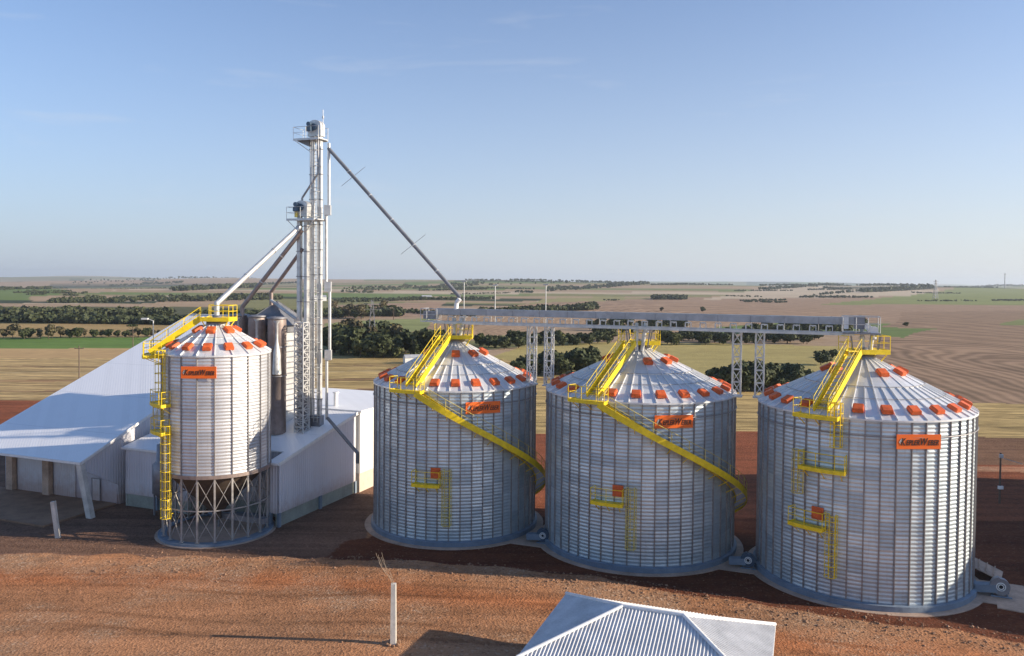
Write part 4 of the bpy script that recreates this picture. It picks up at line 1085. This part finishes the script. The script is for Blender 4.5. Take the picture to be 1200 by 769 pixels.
b = MB(); b.tube((0, 0, 0), (0, 0, 5.0), .10, 8, .08); b.build('shaft', M['wood'], root)
b = MB(); b.beam((-.15, 0, 4.6), (2.2, 0, 3.9), .05, .05); b.box((0, -.1, 4.7), (.3, .25, .35)); b.build('stay', M['galv'], root)
b = MB(); b.box((0, -.12, 1.6), (.45, .22, .3)); b.build('insulator', M['whitep'], root)
# street lamp on the raised silo's landing
q = Vector((-24.95, 67.3, 0)) + P(5.3, -88, 15.1)
root = empty('flood_lamp', q, 0, 'tall thin lamp pole on the yellow landing of the raised silo', 'lamp')
b = MB(); b.tube((0, 0, 0), (0, 0, 2.7), .045, 6); b.tube((0, 0, 2.7), (-.45, -.1, 2.85), .035, 6); b.build('pole', M['galv'], root)
b = MB(); b.box((-.65, -.12, 2.86), (.55, .26, .14)); b.build('lamp_head', M['glass'], root)

def pylon(px, py, top, w_, label):
    q = gnd(px, py); h = (py - top) / 933 * q.y
    root = empty('power_pylon', (q.x, q.y, gz(q.x, q.y)), R(15), label, 'power pylon')
    b = MB(); n = 7; s = h * .09
    for k in range(n):
        za_, zb_ = h * k / n, h * (k + 1) / n; a, c = s * (1 - .85 * k / n), s * (1 - .85 * (k + 1) / n)
        for i in range(4):
            sx, sy = ((-1, -1), (1, -1), (1, 1), (-1, 1))[i]; tx, ty = ((1, -1), (1, 1), (-1, 1), (-1, -1))[i]
            b.beam((sx * a, sy * a, za_), (sx * c, sy * c, zb_), w_, w_); b.beam((sx * a, sy * a, za_), (tx * c, ty * c, zb_), w_ * .7, w_ * .7)
    b.build('lattice_mast', M['galv_dark'], root)
    for k in (.82, .92):
        b = MB(); b.beam((-h * .16, 0, h * k), (h * .16, 0, h * k), w_, w_); b.build('crossarm', M['galv_dark'], root)
pylon(1096, 352, 330, .45, 'distant lattice power pylon on the right horizon above the green field')
pylon(436, 414, 352, .10, 'lattice power pylon in front of the dark wood right of the elevators')
for px, py, top, lab in ((1177, 343, 322, 'thin radio mast on the horizon at the far right'), (785, 397, 375, 'thin pale mast in the fields behind the middle silo')):
    q = gnd(px, py); root = empty('mast', (q.x, q.y, gz(q.x, q.y)), 0, lab, 'mast')
    h = (py - top) / 933 * q.y; b = MB(); b.tube((0, 0, 0), (0, 0, h), .0006 * q.y, 6, .0004 * q.y); b.build('shaft', M['galv_dark'], root)
    b = MB(); b.beam((-h * .05, 0, h * .93), (h * .05, 0, h * .93), .0006 * q.y, .0006 * q.y); b.build('antenna', M['galv_dark'], root)
# farm sheds seen tiny in the valley
for px, py, w_, h_, lab in ((500, 351, 6, 3, 'tiny white farm shed in the valley left of the first apex'), (372, 353, 9, 4, 'tiny white farmhouse among the woods behind the dryer hood'), (505, 446, 3.2, 1.6, 'small white shed at the wood edge behind the left silo'), (487, 427, 3, 1.5, 'small pale hut by the trees behind the yellow roof stair')):
    q = gnd(px, py); root = empty('farm_shed', (q.x, q.y, gz(q.x, q.y)), R(20), lab, 'shed')
    b = MB(); b.poly([(-w_, -w_ * .4), (w_, -w_ * .4), (w_, w_ * .4), (-w_, w_ * .4)], 0, h_); b.build('wall', M['whitep'], root)
    b = MB(); b.add([(-w_, -w_ * .45, h_), (w_, -w_ * .45, h_), (w_, w_ * .45, h_), (-w_, w_ * .45, h_), (-w_, 0, h_ * 1.5), (w_, 0, h_ * 1.5)], [(0, 1, 5, 4), (2, 3, 4, 5), (0, 4, 3), (1, 2, 5), (3, 2, 1, 0)]); b.build('roof', M['galv'], root)

# ------------------------------------------------------------------ trees
def crown_mesh(name, n, w_, h, z0, size, seed, lumps=7, mat='leaf', cone=False):
    g = np.random.default_rng(seed)
    # clumps inside an ellipsoid, leaves scattered round each clump's surface
    cs = g.normal(size=(lumps, 3)); cs /= np.linalg.norm(cs, axis=1)[:, None]; cs *= g.uniform(.25, .72, (lumps, 1))
    rad = g.uniform(.32, .52, lumps)
    if cone: cs[:, 2] = np.linspace(-.85, .9, lumps); k = (1 - (cs[:, 2] + 1) / 2) * .55; cs[:, 0] *= k; cs[:, 1] *= k; rad = .18 + .45 * (1 - (cs[:, 2] + 1) / 2)
    ci = g.integers(0, lumps, n); d = g.normal(size=(n, 3)); d /= np.linalg.norm(d, axis=1)[:, None]
    pos = cs[ci] + d * rad[ci, None] * g.uniform(.55, 1.08, (n, 1))
    c = pos * np.array([w_ / 2, w_ / 2, h / 2]) + np.array([0, 0, z0 + h / 2])
    nrm = d + g.normal(size=(n, 3)) * .55; nrm /= np.linalg.norm(nrm, axis=1)[:, None]
    a = np.cross(nrm, g.normal(size=(n, 3))); a /= np.linalg.norm(a, axis=1)[:, None]; b_ = np.cross(nrm, a)
    s = size * g.uniform(.5, 1.25, (n, 1))
    v = np.stack([c - a * s - b_ * s * .6, c + a * s * .8 - b_ * s, c + a * s + b_ * s * .7, c - a * s * .7 + b_ * s], 1).reshape(-1, 3)
    me = bpy.data.meshes.new(name); me.vertices.add(len(v)); me.vertices.foreach_set('co', v.astype(np.float32).ravel())
    me.loops.add(n * 4); me.loops.foreach_set('vertex_index', np.arange(n * 4, dtype=np.int32))
    me.polygons.add(n); me.polygons.foreach_set('loop_start', np.arange(n, dtype=np.int32) * 4); me.update()
    me.materials.append(M[mat]); return me
def trunk_mesh(h, r, seed):
    g = random.Random(seed); b = MB(); top = Vector((g.uniform(-.3, .3), g.uniform(-.3, .3), h))
    b.tube((0, 0, -.3), top * .5, r, 7, r * .75); b.tube(top * .5, top, r * .75, 6, r * .35)
    for i in range(5):
        a = g.uniform(0, 6.28); z = g.uniform(.45, .8); L_ = h * g.uniform(.25, .4); b.tube(top * z, top * z + Vector((math.cos(a) * L_, math.sin(a) * L_, L_ * .7)), r * .4, 5, r * .12)
    return b.mesh('trunk', M['bark'])
PROT = []
for i, (n, w_, h, z0, mat, cone) in enumerate(((1100, 7.5, 7.2, .3, 'leaf_dark', 0), (1000, 6.5, 8.0, .4, 'leaf', 0), (1050, 9.0, 6.2, .3, 'leaf_dark', 0), (600, 6.0, 5.6, 1.4, 'leaf_brown', 0), (800, 4.6, 8.4, .8, 'leaf_dark', 1), (350, 6.5, 2.0, 6.2, 'leaf_dark', 0))):
    PROT.append((crown_mesh('crown', n, w_, h, z0, .42 if i != 5 else .32, 50 + i, 9 if i < 4 else 6, mat, cone), trunk_mesh(z0 + h * .6, .22, i), z0 + h))
KIND = ['dark round evergreen tree', 'mid green upright tree', 'broad spreading dark tree', 'sparse brownish tree', 'pointed conifer', 'flat topped pine on a bare trunk']
def place_tree(x, y, h, k, label, group):
    cr, tr_, hh = PROT[k]; s = h / hh * random.uniform(.9, 1.12)
    root = empty('pine_tree' if k >= 4 else 'broadleaf_tree', (x, y, gz(x, y) - .1), random.uniform(0, 6.28), label, 'tree', group)
    sx = s * random.uniform(.9, 1.2); root.scale = (sx, sx, s)
    inst('crown', cr, root); inst('trunk', tr_, root)
def tree_row(x0, y0, x1, y1, n, hpx, depth, kinds, label, group, hv=.25):
    for i in range(n):
        f_ = (i + random.uniform(.1, .9)) / n; q = gnd(x0 + (x1 - x0) * f_, y0 + (y1 - y0) * f_)
        dy = random.uniform(0, depth); q = q * ((q.length + dy) / q.length)
        h = hpx / 933 * q.y * random.uniform(1 - hv, 1 + hv); place_tree(q.x, q.y, h, random.choice(kinds), label, group)
tree_row(606, 446, 706, 444, 14, 27, 10, [0, 2, 0, 1], 'dark bushy tree of the clump between the left and middle silos', 'tree clump between left and middle silos')
tree_row(836, 460, 946, 462, 16, 31, 10, [0, 2, 0], 'dark bushy tree of the clump between the middle and right silos', 'tree clump between middle and right silos')
tree_row(386, 420, 520, 421, 26, 27, 22, [0, 1, 2, 3], 'tree of the dense belt right of the elevator tower', 'belt of trees right of the elevators')
tree_row(386, 414, 470, 414, 14, 30, 30, [0, 1, 3], 'tree of the dense belt right of the elevator tower', 'belt of trees right of the elevators')
tree_row(560, 412, 720, 404, 34, 15, 25, [0, 1, 2], 'tree of the hedge line behind the left silo roof', 'hedge line behind left silo')
tree_row(690, 396, 800, 390, 18, 15, 60, [0, 1, 2], 'tree of the wood rising behind the middle silo', 'wood behind the middle silo')
tree_row(770, 408, 960, 404, 38, 16, 30, [0, 1, 2], 'tree of the belt between the middle and right silo roofs', 'belt between middle and right roofs')
tree_row(880, 400, 1012, 392, 22, 16, 50, [0, 1, 2], 'tree of the belt under the conveyor right end', 'belt under the conveyor end')
tree_row(0, 397, 60, 397, 6, 14, 8, [0, 3], 'tree of the hedge above the green strip at the far left', 'hedge at the far left')
tree_row(60, 396, 210, 396, 17, 10, 8, [0, 2, 3], 'small dark tree of the loose row above the green strip', 'loose row above the green strip')
tree_row(388, 375, 462, 376, 12, 16, 60, [5, 3, 0], 'tall tree standing before the far wood right of the elevators', 'tall trees before the far wood')
for px, py, hpx, k, lab in ((487, 421, 30, 4, 'single dark conifer left of the roof stair on the left silo'), (156, 396, 16, 5, 'lone flat topped pine above the green strip'), (962, 428, 17, 2, 'lone spreading shrub-like tree left of the right silo roof'), (976, 420, 12, 0, 'small round tree just behind the right silo roof edge'),
                            (505, 372, 10, 5, 'flat topped pine left of the conveyor tail'), (1062, 383, 6, 2, 'low tree just beyond the conveyor drive end'), (823, 366, 6, 2, 'single dark round tree in the tan field behind the conveyor'), (775, 366, 6, 3, 'small tree in the tan field right of the conveyor middle')):
    q = gnd(px, py); place_tree(q.x, q.y, hpx / 933 * q.y, k, lab, None)

# far woods: many small crowns merged, nobody could count them
WOODS = [(-80, 378, 235, 382, 34, 520, 9), (-80, 368, 200, 372, 60, 420, 8), (230, 372, 400, 374, 40, 260, 7), (60, 356, 330, 352, 200, 420, 5), (200, 344, 300, 340, 200, 200, 5), (385, 372, 470, 372, 40, 200, 9),
         (385, 356, 500, 352, 80, 150, 3.5), (500, 352, 580, 351, 40, 120, 3), (470, 366, 560, 372, 40, 90, 4), (560, 369, 700, 364, 40, 200, 7), (765, 352, 803, 352, 80, 120, 5), (890, 345, 1010, 341, 160, 200, 3), (1010, 347, 1090, 345, 60, 160, 5), (950, 350, 1010, 346, 60, 30, 3),
         (640, 345, 760, 341, 400, 260, 3), (400, 345, 560, 341, 500, 260, 2.5), (-100, 344, 60, 341, 300, 260, 3), (560, 341, 900, 338, 900, 420, 2.2), (1000, 341, 1250, 340, 500, 300, 2), (80, 334, 300, 332, 1200, 200, 1.6)]
wr = random.Random(77)
for k_ in range(46):
    x_ = wr.uniform(-80, 1180); y_ = 333.5 + 15 * wr.random() ** 1.6 + x_ * .007; l_ = wr.uniform(15, 90)
    WOODS.append((x_, y_, x_ + l_, y_ + wr.uniform(-.6, 1.2), 60 if y_ > 340 else 300, int(l_ * 1.2), wr.uniform(1.3, 2.6)))
def wood(i, x0, y0, x1, y1, depth, n, hpx):
    g = np.random.default_rng(900 + i); V = []; K = 26
    q0, q1 = gnd(x0, y0), gnd(x1, y1)
    f_ = g.uniform(0, 1, n); x = q0.x + (q1.x - q0.x) * f_; y = q0.y + (q1.y - q0.y) * f_
    dn = depth * g.uniform(0, 1, n) * (.4 + .6 * vnoise(f_ * 40, f_ * 0, 3, i)); rr = np.hypot(x, y); x += x / rr * dn; y += y / rr * dn
    z = ground_h(x, y); h = hpx / 933 * y * g.uniform(.6, 1.15, n); w_ = h * g.uniform(.9, 1.7, n)
    d = g.normal(size=(n, K, 3)); d /= np.linalg.norm(d, axis=2)[..., None]; d *= g.uniform(.55, 1.0, (n, K, 1))
    c = np.stack([x[:, None] + d[..., 0] * w_[:, None] / 2, y[:, None] + d[..., 1] * w_[:, None] / 2, z[:, None] + h[:, None] * (.52 + .48 * d[..., 2])], -1)
    nn = d + g.normal(size=d.shape) * .4; nn /= np.linalg.norm(nn, axis=2)[..., None]
    a = np.cross(nn, g.normal(size=d.shape)); a /= np.linalg.norm(a, axis=2)[..., None]; b_ = np.cross(nn, a); s = (h * .20)[:, None, None] * g.uniform(.6, 1.3, (n, K, 1))
    v = np.stack([c - a * s - b_ * s, c + a * s - b_ * s, c + a * s + b_ * s, c - a * s + b_ * s], 2).reshape(-1, 3); m = n * K
    me = bpy.data.meshes.new('far_wood'); me.vertices.add(len(v)); me.vertices.foreach_set('co', v.astype(np.float32).ravel())
    me.loops.add(m * 4); me.loops.foreach_set('vertex_index', np.arange(m * 4, dtype=np.int32)); me.polygons.add(m); me.polygons.foreach_set('loop_start', np.arange(m, dtype=np.int32) * 4); me.update()
    me.materials.append(M['leaf_far']); tag(inst('far_wood', me), kind='stuff')
for i, a in enumerate(WOODS): wood(i, *a)

# ------------------------------------------------------------------ rubble along the bank (gravel and clods)
def rubble():
    b = MB(); g = random.Random(5); ico = [(0, 0, 1), (.9, 0, .2), (.2, .9, .1), (-.8, .4, .2), (-.5, -.8, .1), (.4, -.8, .15), (0, 0, -.6)]
    fcs = [(0, 1, 2), (0, 2, 3), (0, 3, 4), (0, 4, 5), (0, 5, 1), (6, 2, 1), (6, 3, 2), (6, 4, 3), (6, 5, 4), (6, 1, 5)]
    for i in range(5200):
        if i < 2600:
            x = g.uniform(-30, 40); y = float(np.interp(x, EX, EY)) + g.gauss(-.8, 1.3); s = abs(g.gauss(.02, .04)) + .02
        else:
            x = g.uniform(-34, 32); y = g.uniform(30, 64); s = abs(g.gauss(.005, .022)) + .015
            if abs(x - 8) < 8 and 33 < y < 46: continue
        z = gz(x, y); a = g.uniform(0, 6.28); ca_, sa = math.cos(a), math.sin(a)
        vs = []
        for p in ico:
            px, py, pz = [c * s * g.uniform(.75, 1.3) for c in p]; vs.append((x + px * ca_ - py * sa, y + px * sa + py * ca_, z + pz * .7 + s * .15))
        b.add(vs, fcs)
    tag(b.build('rubble', M['rock']), kind='stuff')
rubble()

# unseen shed added beyond the right edge to shade the right silo and ground
root = empty('shadow_caster_shed', (60.5, 43.0, 0), 0, 'tall unseen shed added outside the right edge to shade the right silo foot', 'shed')
b = MB(); b.poly([(0, 0), (14, 0), (14, 42), (0, 42)], 0, 10.0); b.build('wall', M['white_clad'], root)
b = MB(); b.add([(-.4, -.4, 10), (14.4, -.4, 10), (14.4, 42.4, 10), (-.4, 42.4, 10), (7, 9, 17), (7, 38, 17)], [(0, 1, 4), (1, 2, 5, 4), (2, 3, 5), (3, 0, 4, 5), (3, 2, 1, 0)]); b.build('roof', M['white_roof'], root)
